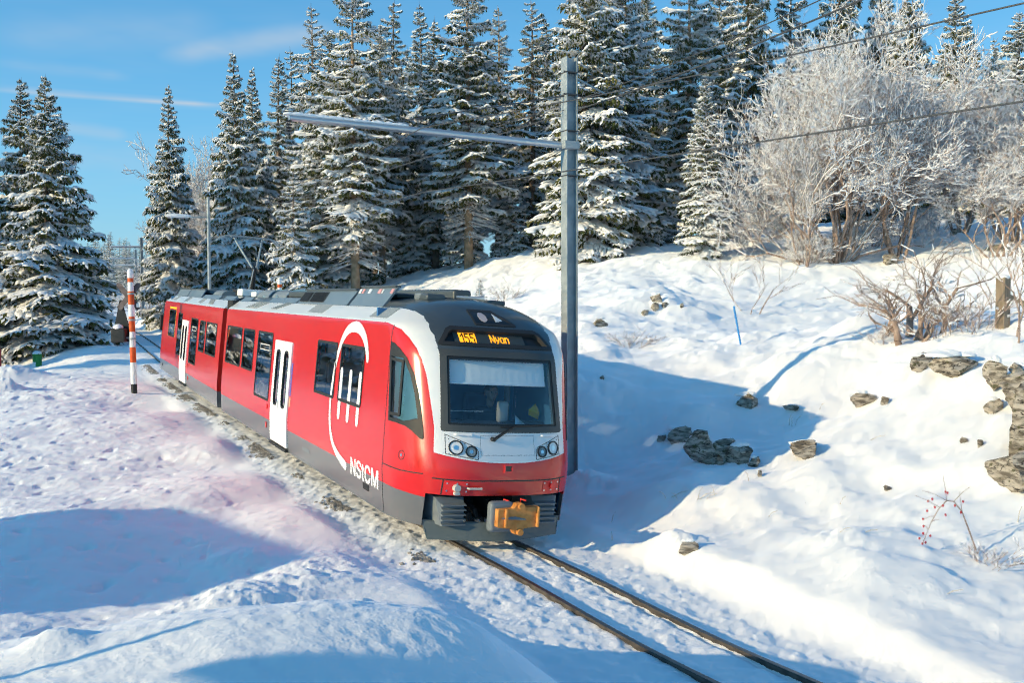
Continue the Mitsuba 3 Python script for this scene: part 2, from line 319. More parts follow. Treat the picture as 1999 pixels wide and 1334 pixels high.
# rails
tag('railway_track', 'single track with two dark rails pressed into trodden snow', 'railway track', kind='structure')
HALF = 0.44
for sgn in (-1, 1):
    sel = (TP[:, 1] > -3) & (TP[:, 1] < 290)
    c = TP[sel] + sgn * HALF * TN[sel]; c[:, 2] -= sgn * HALF * CANT[sel]
    nn = TN[sel]
    prof = [(-0.027, -0.002), (-0.022, 0.0), (0.022, 0.0), (0.027, -0.002), (0.027, -0.035), (0.010, -0.05), (0.010, -0.12), (0.06, -0.15), (-0.06, -0.15), (-0.010, -0.12), (-0.010, -0.05), (-0.027, -0.035)]
    V = np.stack([c + nn * a + [0, 0, b] for a, b in prof], 1)
    n, m = V.shape[:2]
    i, j = np.meshgrid(np.arange(n - 1), np.arange(m), indexing='ij'); j2 = (j + 1) % m
    q = np.stack([i * m + j, i * m + j2, (i + 1) * m + j2, (i + 1) * m + j], -1)
    body = q[:, 3:].reshape(-1, 4); top = q[:, :3].reshape(-1, 4)
    k = put('railway_track__rail', (V.reshape(-1, 3), np.vstack([body[:, [0, 1, 2]], body[:, [0, 2, 3]]])), 'rail_side', smooth=False)
    put(k + '__running_surface', (V.reshape(-1, 3), np.vstack([top[:, [0, 1, 2]], top[:, [0, 2, 3]]])), 'rail_top', smooth=False)
# ------------------------------------------------------------------ the train: car frame X towards the nose, Y to the right of the picture, Z up from the rail
MR = np.array([[0.43909816, 0.89574552, 0.0695181], [-0.89840233, 0.43846385, 0.02495429], [-0.00812848, -0.07341261, 0.99726853]])
TRAIN = mat4(MR, (-0.162, 12.7825, 0.0))
def rotm(axis, a): return trimesh.transformations.rotation_matrix(a, axis)
CAR2 = TRAIN @ mat4(None, (-14.4, 0, 0)) @ rotm([0, 1, 0], math.radians(0.45)) @ mat4(None, (14.4, 0, 0)) @ mat4(None, (-28.85, 0, 0)) @ rotm([0, 0, 1], math.pi)
REAR_END = -14.1

ZW = np.array([(.28, 1.275), (.5, 1.30), (.9, 1.325), (1.6, 1.312), (2.3, 1.293), (2.80, 1.277), (2.87, 1.266), (2.905, 1.248), (2.935, 1.215), (3.02, 1.11), (3.11, 1.0), (3.17, .90), (3.22, .78), (3.26, .62), (3.295, .36), (3.31, .03)])
ZX = np.array([(.28, .02), (.72, .06), (.95, .085), (1.15, .07), (1.30, .03), (1.56, -.04), (2.0, -.17), (2.3, -.265), (2.56, -.365), (2.7, -.47), (2.8, -.56), (2.9, -.68), (3.05, -.90), (3.15, -1.10), (3.22, -1.25), (3.27, -1.42), (3.31, -1.65)])
def W_(z): return np.interp(z, ZW[:, 0], ZW[:, 1])
_fx = CubicSpline(ZX[:, 0], ZX[:, 1])
def F_(z): return _fx(z)
XS, EM, EN = -1.3, 3.2, 2.6
def xs_(z): return np.minimum(XS, F_(z) - 0.9)
def nose_x(y, z):
    W, xf, xs = W_(z), F_(z), xs_(z)
    return xs + (xf - xs) * np.clip(1 - (np.clip(np.abs(y) / W, 0, 1)) ** EM, 0, 1) ** (1 / EN)
def side_y(x, z):
    W, xf, xs = W_(z), F_(z), xs_(z)
    u = np.clip((x - xs) / (xf - xs), 0, 1)
    return W * np.clip(1 - u ** EN, 0, 1) ** (1 / EM)

def loft(inset=0.0, x_end=REAR_END, zlo=0.28, zhi=3.31):
    zs = np.unique(np.concatenate([np.linspace(zlo, 2.8, 26), np.linspace(2.8, zhi, 22)]))
    zs = zs[(zs >= zlo) & (zs <= zhi)]
    th = np.linspace(0, np.pi / 2, 26)
    rows = []
    for z in zs:
        W, xf, xs = max(W_(z) - inset, 0.01), F_(z) - inset, xs_(z)
        u = np.sin(th) ** (2 / EN); v = np.cos(th) ** (2 / EM)
        X = xs + (xf - xs) * u; Y = W * v
        half = np.column_stack([np.concatenate([[x_end, xs - 3, ], X]), np.concatenate([[W, W], Y])])
        full = np.vstack([half, half[::-1][1:] * [1, -1]])
        rows.append(np.column_stack([full, np.full(len(full), z)]))
    V = np.array(rows); n, m = V.shape[:2]
    i, j = np.meshgrid(np.arange(n - 1), np.arange(m), indexing='ij'); j2 = (j + 1) % m
    q = np.stack([i * m + j, i * m + j2, (i + 1) * m + j2, (i + 1) * m + j], -1).reshape(-1, 4)
    f = np.vstack([q[:, [0, 2, 1]], q[:, [0, 3, 2]]])
    v = V.reshape(-1, 3)
    def cap(base, flip):                                   # strip between mirrored points
        out = []
        for k in range(m // 2):
            a, b, c, d = base + k, base + k + 1, base + m - 1 - k, base + m - 2 - k
            t = [(a, b, c)] + ([(b, d, c)] if d != b else [])
            out += t
        out = np.array(out)
        return out[:, ::-1] if flip else out
    f = np.vstack([f, cap(0, True), cap((n - 1) * m, False)])
    tm = trimesh.Trimesh(v, f, process=True)
    trimesh.repair.fix_normals(tm)
    v, f = np.array(tm.vertices), np.array(tm.faces)
    mm = m3d.Manifold(m3d.Mesh(vert_properties=v.astype(np.float32), tri_verts=f.astype(np.uint32)))
    return mm

def poly_prism(poly, lo, hi, axis):
    """a shapely polygon extruded along an axis: 'y' takes (x, z), 'x' takes (y, z), 'z' takes (x, y)"""
    tm = trimesh.creation.extrude_polygon(poly, hi - lo, engine='earcut')
    v = np.array(tm.vertices); v[:, 2] += lo
    v = {'y': v[:, [0, 2, 1]], 'x': v[:, [2, 0, 1]], 'z': v}[axis]
    f = tm.faces[:, ::-1] if axis == 'y' else tm.faces
    return m3d.Manifold(m3d.Mesh(vert_properties=v.astype(np.float32), tri_verts=np.asarray(f).astype(np.uint32)))

def rrect(x0, x1, z0, z1, r): return sbox(x0 + r, z0 + r, x1 - r, z1 - r).buffer(r, quad_segs=5)

def split_long(v, f, size):
    """halves every edge longer than size, without cracks, until none is left"""
    v, f = np.asarray(v, float), np.asarray(f, int)
    for _ in range(14):
        e = np.sort(f[:, [0, 1, 1, 2, 2, 0]].reshape(-1, 2), axis=1)
        u, inv = np.unique(e, axis=0, return_inverse=True); inv = inv.reshape(-1, 3)
        long = np.linalg.norm(v[u[:, 0]] - v[u[:, 1]], axis=1) > size
        if not long.any(): break
        mid = np.full(len(u), -1); mid[long] = len(v) + np.arange(long.sum())
        v = np.vstack([v, (v[u[long, 0]] + v[u[long, 1]]) / 2])
        m = mid[inv]; cnt = (m >= 0).sum(1); out = [f[cnt == 0]]
        for k in range(3):
            a, b, c = f[:, k], f[:, (k + 1) % 3], f[:, (k + 2) % 3]
            mab, mbc, mca = m[:, k], m[:, (k + 1) % 3], m[:, (k + 2) % 3]
            s1 = (cnt == 1) & (mab >= 0)
            out += [np.stack([a, mab, c], 1)[s1], np.stack([mab, b, c], 1)[s1]]
            s2 = (cnt == 2) & (mca < 0)                              # ab and bc are split
            out += [np.stack([mab, b, mbc], 1)[s2], np.stack([a, mab, mbc], 1)[s2], np.stack([a, mbc, c], 1)[s2]]
        s3 = cnt == 3; a, b, c = f[s3].T; x, y, z = m[s3].T
        out += [np.stack([a, x, z], 1), np.stack([x, b, y], 1), np.stack([z, y, c], 1), np.stack([x, y, z], 1)]
        f = np.vstack(out)
    return v, f

def wrap(poly, off0, off1, how, size=0.12, sheet=False):
    """a flat shape laid on the car's skin, from off0 to off1 metres outside it. how: -1 / 1 = side (x, z), 'f' = front (y, z), 'r-1' / 'r1' = roof slope seen from above (x, y)"""
    if sheet:
        v2, f = trimesh.creation.triangulate_polygon(poly, engine='earcut'); v = np.column_stack([v2, np.zeros(len(v2))])
    else:
        tm = trimesh.creation.extrude_polygon(poly, 0.001, engine='earcut'); v, f = np.array(tm.vertices), np.array(tm.faces)
    v, f = split_long(v, f, size)
    off = off0 + (off1 - off0) * v[:, 2] * 1000
    a, b = v[:, 0], v[:, 1]
    if how == 'f':
        e = 0.01
        gx = nose_x(a, b)
        n = np.stack([np.ones_like(a), -(nose_x(a + e, b) - nose_x(a - e, b)) / (2 * e), -(nose_x(a, b + e) - nose_x(a, b - e)) / (2 * e)], -1)
        n /= np.linalg.norm(n, axis=1, keepdims=True)
        out = np.stack([gx, a, b], -1) + n * off[:, None]
    else:
        e = 0.01
        y = side_y(a, b)
        n = np.stack([-(side_y(a + e, b) - side_y(a - e, b)) / (2 * e), np.ones_like(a), -(side_y(a, b + e) - side_y(a, b - e)) / (2 * e)], -1)
        n /= np.linalg.norm(n, axis=1, keepdims=True)
        out = (np.stack([a, y, b], -1) + n * off[:, None]) * [1, how, 1]
    return out, (f[:, ::-1] if how == 1 else f)

# livery, in car coordinates: which paint lies where on the body shell
Z1 = np.array([(.70, .78), (1.0, .80), (1.35, .62), (1.69, .50), (2.08, .27), (2.30, .09), (2.47, -.08), (2.62, -.30), (2.72, -.54), (2.80, -.80), (2.85, -1.02), (2.88, -1.3), (2.90, -1.6)])
HOOP_OUT, HOOP_IN = {}, {}
def livery(Minv):
    Minv = [[float(x) for x in row] for row in np.asarray(Minv)]
    def fn(p, n, uv):
        q = [Minv[k][0] * p.x + Minv[k][1] * p.y + Minv[k][2] * p.z + Minv[k][3] for k in range(3)]
        x, y, z = q[0], dr.abs(q[1]), q[2]
        def interp(v, tab):
            out = mi.Float(float(tab[0][1]))
            for (a, fa), (b, fb_) in zip(tab[:-1], tab[1:]):
                t = dr.clip((v - float(a)) / float(b - a), 0, 1)
                out = dr.select(v >= float(a), float(fa) + (float(fb_) - float(fa)) * t, out)
            return out
        grey = mi.Color3f(0.150, 0.158, 0.165)
        red = mi.Color3f(0.70, 0.020, 0.016)
        white = mi.Color3f(0.78, 0.79, 0.79)
        dark = mi.Color3f(0.062, 0.078, 0.088)
        skirt = z < interp(x, LIV['skirt'])
        # hoop: red behind the outer arc, white between, dark inside the inner arc and on the nose top
        is_red = (z < interp(x, LIV['hoop_out'])) & (z < 2.895)
        is_red |= z < 1.146 + 0.115 * dr.square(y)                       # front: below the white mask
        is_dark = z > interp(x, LIV['hoop_in'])
        c = dr.select(is_red, red, white)
        c = dr.select(is_dark, dark, c)
        return dr.select(skirt, grey, c)
    return fn
LIV = {'skirt': [(-15, .70), (-1.1, .705), (-.5, .683), (-.19, .655), (.2, .65)],
       'hoop_out': [(-1.75, 2.898), (-1.5, 2.893), (-1.288, 2.868), (-1.03, 2.813), (-.833, 2.709), (-.673, 2.584), (-.569, 2.439), (-.477, 2.243), (-.392, 2.007), (-.309, 1.773), (-.248, 1.579), (-.175, 1.23), (-.15, .9), (-.1, .0)],
       'hoop_in': [(-1.8, 3.112), (-1.494, 3.099), (-1.274, 3.074), (-1.054, 3.018), (-.837, 2.915), (-.649, 2.769), (-.535, 2.639), (-.493, 2.581), (-.422, 2.471), (-.33, 2.12), (-.2, 1.68), (-.16, 1.57), (.3, 1.56)]}

def paint(mat_key, M):
    scene[mat_key] = {'type': 'bumpmap', 'scale': 1.0, 'texture': mikit.proc(lambda p, n, uv: 0.0022 * fb(p.x * 1.7, p.y * 1.7, p.z * 2.6, 2), 0.02),
                      'bsdf': two({'type': 'roughplastic', 'distribution': 'ggx', 'alpha': 0.035, 'int_ior': 1.65, 'diffuse_reflectance': mikit.proc(livery(np.linalg.inv(M)))})}

WINDOWS = {'front': [('w', -2.32, -3.55, 1.59, 2.50), ('w', -3.78, -5.0, 1.59, 2.50), ('t', -8.52, -9.98, 1.07, 2.48), ('w', -10.38, -11.62, 1.55, 2.48), ('w', -11.84, -13.78, 1.55, 2.48)],
           'rear': [('y', -3.05, -4.75, 1.66, 2.62), ('n', -5.50, -6.50, 1.14, 2.56), ('t', -8.62, -10.02, 1.07, 2.48), ('w', -10.45, -11.45, 1.55, 2.46), ('w', -11.70, -13.45, 1.55, 2.46)]}
DOOR = (-8.16, -6.74, 0.35, 2.36)
CABWIN = Polygon([(-1.225, 2.64), (-1.055, 1.567), (-.805, 1.564), (-.618, 1.546), (-.483, 1.495), (-.383, 1.426), (-.308, 1.382), (-.341, 1.528), (-.426, 1.791), (-.503, 2.002), (-.613, 2.239), (-.769, 2.448), (-.941, 2.563), (-1.1, 2.625)])
CABWIN = CABWIN.buffer(-.02).buffer(.02, quad_segs=4)
WS = Polygon([(-.857, 1.565), (.857, 1.565), (.845, 2.0), (.835, 2.565), (-.835, 2.565), (-.845, 2.0)])
WSG = WS.buffer(-.055, join_style=2).buffer(-.02).buffer(.02, quad_segs=4)
DISP = Polygon([(-.84, 2.665), (.84, 2.665), (.70, 2.85), (.63, 2.885), (-.63, 2.885), (-.70, 2.85)])

def build_car(name, kind, M):
    mat = 'livery_' + kind
    paint(mat, M)
    P = lambda key, mesh, m, smooth=30: put(f'{name}__{key}', mesh, m, smooth, M)
    shell = loft() - loft(0.05, REAR_END + 0.05, 0.36, 3.25)
    shell -= bx(-0.75, 0.4, -1.03, 1.03, 0.1, 0.715)                               # coupler recess
    win = WINDOWS[kind]
    holes = []
    for _, a, b, z0, z1 in win:
        holes.append(poly_prism(rrect(b, a, z0, z1, 0.06), -1.5, 1.5, 'y'))
    dg = [rrect(DOOR[0] + .20, DOOR[0] + .55, 1.08, 2.17, .12), rrect(DOOR[1] - .55, DOOR[1] - .20, 1.08, 2.17, .12)]
    for d in dg: holes.append(poly_prism(d, -1.5, 1.5, 'y'))
    holes.append(poly_prism(CABWIN.buffer(-.04), -1.5, 1.5, 'y'))
    holes.append(poly_prism(WSG, -1.0, 0.6, 'x'))
    holes.append(poly_prism(DISP.buffer(-.03), -0.72, 0.6, 'x'))
    cut = m3d.Manifold.batch_boolean(holes, m3d.OpType.Add)
    shell -= cut
    P('inner_wall', loft(0.053, REAR_END + 0.053, 0.40, 3.24) - loft(0.063, REAR_END + 0.063, 0.41, 3.23) - cut - bx(-0.75, 0.4, -1.03, 1.03, 0.1, 0.715), 'cab_blue', 22)
    P('body', shell, mat, 22)
    # side windows
    for side in (-1, 1):
        for typ, a, b, z0, z1 in win:
            w = key_free(f'{name}__window'); tag(w)
            o = rrect(b, a, z0, z1, 0.06)
            scene_key = put(w, wrap(o.buffer(-.035), .002, .002, side, .25, sheet=True), 'pane', True, M, numbered=False)
            put(w + '__frame', wrap(o.difference(o.buffer(-.045)), -.03, .010, side, .25), 'rubber', 30, M)
            if typ == 't':                                                        # white outlined mark printed on the pane
                mk = sbox(a - 1.15 if kind == 'front' else b + .25, 2.09, a - .25 if kind == 'front' else b + 1.1, 2.22)
                put(w + '__printed_mark', wrap(mk.difference(mk.buffer(-.018)), .003, .006, side, .3), 'white_paint', 30, M)
            if typ == 'y':
                u = sbox(b - .06, z0 - .0, a + .06, z1 + .1).difference(sbox(b - .02, z0 - .2, a + .02, z1 + .03))
                put(w + '__yellow_border', wrap(u, .001, .005, side, .3), 'yellow_paint', 30, M)
                tag(w, 'window with a yellow first class border')
        # sliding door
        d = key_free(f'{name}__door'); labels.setdefault(d, {})
        x0, x1, z0, z1 = DOOR; mid = (x0 + x1) / 2
        for k, (a, b) in enumerate(((x0, mid - .008), (mid + .008, x1))):
            leaf = sbox(a, z0, b, z1).buffer(-.03).buffer(.03, quad_segs=4)
            lk = put(d + '__leaf', wrap(leaf.difference(dg[k]), .002, .030, side, .2), 'white_paint', 30, M)
            put(d + '__pane', wrap(dg[k].buffer(-.02), .012, .012, side, .2, sheet=True), 'pane', True, M)
            put(d + '__seal', wrap(dg[k].buffer(.012).difference(dg[k].buffer(-.028)), .0, .034, side, .2), 'rubber', 30, M)
        put(d + '__step', wrap(sbox(x0 - .02, .275, x1 + .02, .325), -.02, .06, side, .3), 'rubber', 30, M)
        put(d + '__handle', wrap(rrect(mid + .012, mid + .05, 1.02, 1.2, .015), .03, .06, side, .3), 'chrome', 30, M)
        if kind == 'front':
            put(d + '__sticker_strip', wrap(sbox(x1 + .02, 1.35, x1 + .10, 1.98), .001, .004, side, .3), 'sticker_blue', 30, M)
            put(d + '__sticker_strip', wrap(sbox(x1 + .02, 1.15, x1 + .10, 1.33), .001, .004, side, .3), 'sticker_yellow', 30, M)
        put(d + '__button', wrap(Point(x0 - .42, .96).buffer(.05), .0, .015, side), 'red_paint', 30, M)
        put(d + '__button', wrap(rrect(x0 - .50, x0 - .42, .52, .64, .03), .0, .015, side), 'red_paint', 30, M)
        # cab side window
        c = key_free(f'{name}__cab_window')
        put(c, wrap(CABWIN.buffer(-.035), -.004, -.004, side, .1, sheet=True), 'pane', True, M, numbered=False)
        inner = Polygon([(-1.16, 2.42), (-1.03, 1.66), (-.76, 1.66), (-.82, 2.40)]).buffer(-.02).buffer(.03)
        fr = unary_union([CABWIN.difference(CABWIN.buffer(-.05)), inner.difference(inner.buffer(-.04)), Polygon([(-1.3, 2.7), (-1.3, 2.45), (-.5, 2.42), (-.5, 2.7)]), Polygon([(-.60, 1.3), (-.1, 1.3), (-.1, 1.66), (-.45, 1.66), (-.66, 1.60)])]).intersection(CABWIN)
        for k, g_ in enumerate(getattr(fr, 'geoms', [fr])):
            put(c + '__frame', wrap(g_, -.05, .008, side, .1), 'rubber', 30, M)
        # joints in the panelling: raised black sealing lines
        for nm, ln in (('panel_joint', LineString([(-1.10, .30), (-1.155, .96), (-1.235, 2.875)])), ('panel_joint', LineString([(-1.15, .965), (-.6, .955), (-.25, .965)]))):
            P(nm, wrap(ln.buffer(.007, cap_style=2), -.004, .0025, side, .1), 'rubber')
        P('filler_cap', wrap(Point(-.62, 1.155).buffer(.065, quad_segs=8).difference(Point(-.62, 1.155).buffer(.055)), -.003, .003, side, .1), 'rubber')
        P('filler_lock', wrap(Point(-.62, 1.155).buffer(.022, quad_segs=4), -.003, .008, side, .1), 'chrome')
        P('skirt_vent', wrap(rrect(-2.0, -1.72, .46, .55, .01), -.003, .006, side, .3), 'rubber')
        P('maker_plate', wrap(rrect(-5.6, -5.1, .50, .56, .01), -.003, .003, side, .3), 'mid_grey')
    # ------------------------------------------------------------ roof
    roof_kit(name, kind, M)
    nose_kit(name, kind, M)
    # underframe and wheels behind the skirt
    P('underframe', bx(-13.6, -0.8, -1.05, 1.05, .30, .62), 'black')
    for x in (-2.6, -4.4, -11.2, -13.0):
        wk = key_free(f'{name}__wheelset'); pts = []
        for s in (-1, 1): pts.append(m3d.Manifold.cylinder(.10, .37, .37, 40).rotate([90, 0, 0]).translate([x, s * .45 + .05, .37]))
        pts.append(m3d.Manifold.cylinder(1.0, .07, .07, 16).rotate([90, 0, 0]).translate([x, .5, .37]))
        put(wk, m3d.Manifold.batch_boolean(pts, m3d.OpType.Add), 'rail_side', 30, M)
    # seats inside
    for x in (-2.9, -4.4, -9.2, -10.2, -11.4, -12.6, -13.4):
        for s in (-1, 1):
            P('seat', m3d.Manifold.batch_hull([bx(x - .06, x + .06, s * .75 - .42, s * .75 + .42, .9, 1.95, .05)]) + bx(x, x + .45, s * .75 - .42, s * .75 + .42, .9, 1.36, .05), 'seat_blue')
    P('floor', bx(REAR_END + .1, -.8, -1.2, 1.2, .84, .90), 'cab_dark')
    P('cab_bulkhead', bx(-2.25, -2.2, -1.18, 1.18, .9, 3.1), 'cab_blue')

def roof_kit(name, kind, M):
    P = lambda key, mesh, m, smooth=30: put(f'{name}__{key}', mesh, m, smooth, M)
    def slab(x0, x1, zb, zt, yb, yt, side, th=.03, xo=0.0):
        """a cladding panel leaning inward: bottom edge at (yb, zb), top edge at (yt, zt); xo shifts the top edge along the car"""
        pts = []
        for (y, z, o) in ((yb, zb, 0), (yt, zt, xo)):
            for x in (x0, x1): pts += [(x + o * (1 if x == x1 else 1), side * y, z), (x + o, side * (y - th), z - .01)]
        return hull(pts)
    def lying(x0, x1, t0, t1, side, th=.006):
        """a plate on the white roof slope; t runs from 0 at the red edge to 1 at the roof top"""
        a, b = np.array([1.215, 2.935]), np.array([1.0, 3.11])
        n = np.array([b[1] - a[1], -(b[0] - a[0])]); n = n / np.linalg.norm(n); 
        pts = []
        for x in (x0, x1):
            for t in (t0, t1):
                q = a + (b - a) * t
                for o in (-.002, th): pts.append((x, side * (q[0] + n[0] * o), q[1] + n[1] * o))
        return hull(pts)
    # white shoulder of the roof carries flush grey plates and louvres
    for s in (-1, 1):
        segs = ([(-2.55, -4.30, 3.115, 3.445, 1.0, .80), (-4.45, -7.9, 3.115, 3.40, 1.0, .83)] if s < 0 else [(-4.0, -7.9, 3.115, 3.42, 1.0, .83)]) if kind == 'front' else [(-2.2, -5.0, 3.115, 3.40, 1.0, .83), (-5.15, -8.2, 3.115, 3.40, 1.0, .83)]
        for x1, x0, zb, zt, yb, yt in segs:
            P('roof_fairing', slab(x0, x1, zb, zt, yb, yt, s, .03, .12), 'roof_blue')
            P('roof_fairing_top', bx(x0 + .1, x1 + .1, s * yt - .05, s * yt + .05, zt - .02, zt + .012, .01), 'dark_grey')
        for x1, x0 in (((-8.1, -10.6), (-12.7, -13.9)) if kind == 'front' else ((-8.4, -11.5), (-12.3, -13.8))):
            P('roof_fairing', slab(x0, x1, 3.105, 3.23, 1.005, .88, s, .03), 'roof_blue')
        if kind == 'front':
            P('shoulder_plate', lying(-2.55, -1.72, .10, .98, s), 'roof_plate')
            P('shoulder_plate', lying(-6.28, -5.25, .12, 1.3, s), 'roof_plate')
            for (a, b, t0, t1, n) in ((-12.2, -10.9, .15, .95, 7), (-9.5, -8.9, .2, .95, 8)):
                for k in range(n):
                    t = t0 + (t1 - t0) * k / (n - 1)
                    P('louvre_slat', lying(a + .1 * k, b + .1 * k, t, t + .06, s, .012), 'mid_grey')
            for x0, x1 in ((-7.7, -7.1), (-6.95, -6.0)):
                P('roof_grille', slab(x0, x1, 3.16, 3.36, .985, .87, s, .01).translate([0, s * .006, 0]), 'dark_grey')
                for k in range(9):
                    xx = x0 + (x1 - x0) * (k + .5) / 9
                    P('grille_slat', slab(xx - .02, xx + .02, 3.17, 3.35, .995, .885, s, .01).translate([0, s * .012, 0]), 'rubber')
        else:
            for a, b in ((-3.6, -2.9), (-6.6, -5.8), (-9.6, -8.9)):
                P('shoulder_plate', lying(a, b, .15, .95, s), 'roof_plate')
            for (a, b, n) in ((-11.8, -11.0, 7),):
                for k in range(n): P('louvre_slat', lying(a + .1 * k, b + .1 * k, .15 + .12 * k, .21 + .12 * k, s, .012), 'mid_grey')
    # equipment between the fairings
    if kind == 'front':
        P('roof_unit', bx(-7.7, -4.6, -.72, .72, 3.27, 3.40, .03), 'dark_grey')
        P('roof_unit', bx(-4.3, -2.9, -.66, .66, 3.27, 3.34, .02), 'black')
        P('roof_unit', m3d.Manifold.batch_hull([m3d.Manifold.cylinder(1.3, .30, .30, 24).rotate([0, 90, 0]).translate([-13.2, y, 3.14]) for y in (-.45, .45)]), 'mid_grey')
        P('roof_unit', m3d.Manifold.batch_hull([m3d.Manifold.cylinder(1.5, .28, .28, 24).rotate([0, 90, 0]).translate([-11.6, y, 3.14]) for y in (-.45, .45)]), 'mid_grey')
        P('roof_unit', bx(-9.9, -8.2, -.72, .72, 3.25, 3.38, .03), 'dark_grey')
        for x in (-12.4, -11.0): P('unit_cap', bx(x - .03, x + .03, -.74, -.70, 3.22, 3.28, .01), 'chrome')
        for x in (-11.85, -10.05): P('unit_band', m3d.Manifold.batch_hull([m3d.Manifold.cylinder(.05, .305, .305, 24).rotate([0, 90, 0]).translate([x, y, 3.14]) for y in (-.45, .45)]), 'chrome')
        P('roof_pipe', tube([(-14.0, .55, 3.2), (-13.6, .5, 3.46), (-12, .5, 3.52), (-9.5, .5, 3.52), (-8, .45, 3.44)], .022), 'black')
        P('roof_cable_box', bx(-13.9, -13.3, -.75, -.35, 3.24, 3.37, .02), 'white_paint')
        # printed marks on the big fairing
        for k, (x, w) in enumerate(((-4.12, .10), (-3.95, .10), (-3.62, .13), (-3.12, .14), (-2.93, .05), (-2.52, .12))):
            P('fairing_label', slab(x, x + w, 3.33, 3.40, .868, .826, -1, .01, -.02).translate([-.08, -.012, .003]), 'white_paint' if k % 2 == 0 else 'label_red')
        # nose roof items
        P('roof_grab_bracket', bx(-2.1, -1.75, -.60, -.30, 3.24, 3.35, .03), 'dark_grey')
        P('roof_hatch', bx(-2.3, -2.0, -.60, -.5, 3.25, 3.36, .03), 'mid_grey')
        P('horn', tube([(-1.95, -.05, 3.335), (-1.85, .22, 3.335), (-1.80, .34, 3.335)], [.022, .028, .05], 12), 'alu')
        P('horn', tube([(-2.1, .10, 3.33), (-1.95, .12, 3.33)], [.02, .04], 12), 'brass')
        P('antenna_base', bx(-2.2, -1.8, .45, .70, 3.25, 3.325, .02), 'dark_grey')
        P('antenna', tube([(-1.9, .3, 3.3), (-1.9, .3, 3.5)], .008), 'alu')
        # blind shell of the air conditioning on the far side
        P('cooler_housing', bx(-6.6, -3.45, .52, .86, 3.2, 3.50, .05), 'dark_grey')
    else:
        P('roof_unit', bx(-7.9, -5.2, -.7, .7, 3.27, 3.42, .03), 'mid_grey')
        P('roof_unit', bx(-4.9, -2.6, -.7, .7, 3.27, 3.40, .03), 'dark_grey')
        P('roof_unit', m3d.Manifold.batch_hull([m3d.Manifold.cylinder(1.6, .28, .28, 24).rotate([0, 90, 0]).translate([-10.2, y, 3.12]) for y in (-.45, .45)]), 'mid_grey')
        P('roof_cable_box', bx(-13.4, -12.7, -.7, .7, 3.25, 3.45, .03), 'white_paint')
        P('roof_pipe', tube([(-3, -.78, 3.50), (-8.2, -.76, 3.50)], .025), 'black')
        # pantograph (frame along local -x; the knee points to the front car)
        pk = f'{name}__pantograph'; labels.setdefault(pk, {})
        put(pk + '__base', bx(-11.9, -10.9, -.5, .5, 3.36, 3.44, .02), 'rubber', 30, M)
        for s in (-1, 1): put(pk + '__insulator', m3d.Manifold.cylinder(.14, .07, .05, 16).translate([-11.4, s * .45, 3.24]), 'rubber', 30, M)
        put(pk + '__lower_arm', tube([(-11.15, 0, 3.42), (-11.35, 0, 4.10)], [.085, .06], 10), 'rubber', 30, M)
        put(pk + '__lower_arm', tube([(-11.35, .12, 3.42), (-11.50, .05, 4.06)], .014), 'alu', 30, M)
        for s in (-1, 1): put(pk + '__upper_arm', tube([(-11.35, s * .06, 4.10), (-10.1, s * .42, 5.0)], [.035, .026], 8), 'steel_mast', 30, M)
        for dx in (-.14, .14):
            put(pk + '__contact_strip', tube([(-10.1 + dx, y, z) for y, z in ((-.95, 4.86), (-.82, 4.99), (-.66, 5.05), (0, 5.06), (.66, 5.05), (.82, 4.99), (.95, 4.86))], .022, 8), 'steel_mast', 30, M)
        for s in (-1, 1): put(pk + '__head_link', tube([(-10.24, s * .5, 5.04), (-9.96, s * .5, 5.04)], .018), 'steel_mast', 30, M)
        # gangway between the cars belongs to the rear car
        rings = [bx(REAR_END - .02 + .0 - .03 * (k % 2) * 0 - .0 - (k + 1) * .07, REAR_END - k * .07 - .01, -1.18 + .03 * (k % 2), 1.18 - .03 * (k % 2), .35, 3.12 - .03 * (k % 2), .015) for k in range(9)]
        for r_ in rings: P('gangway_fold', r_, 'black')
        for z in (3.0, 3.06): pass

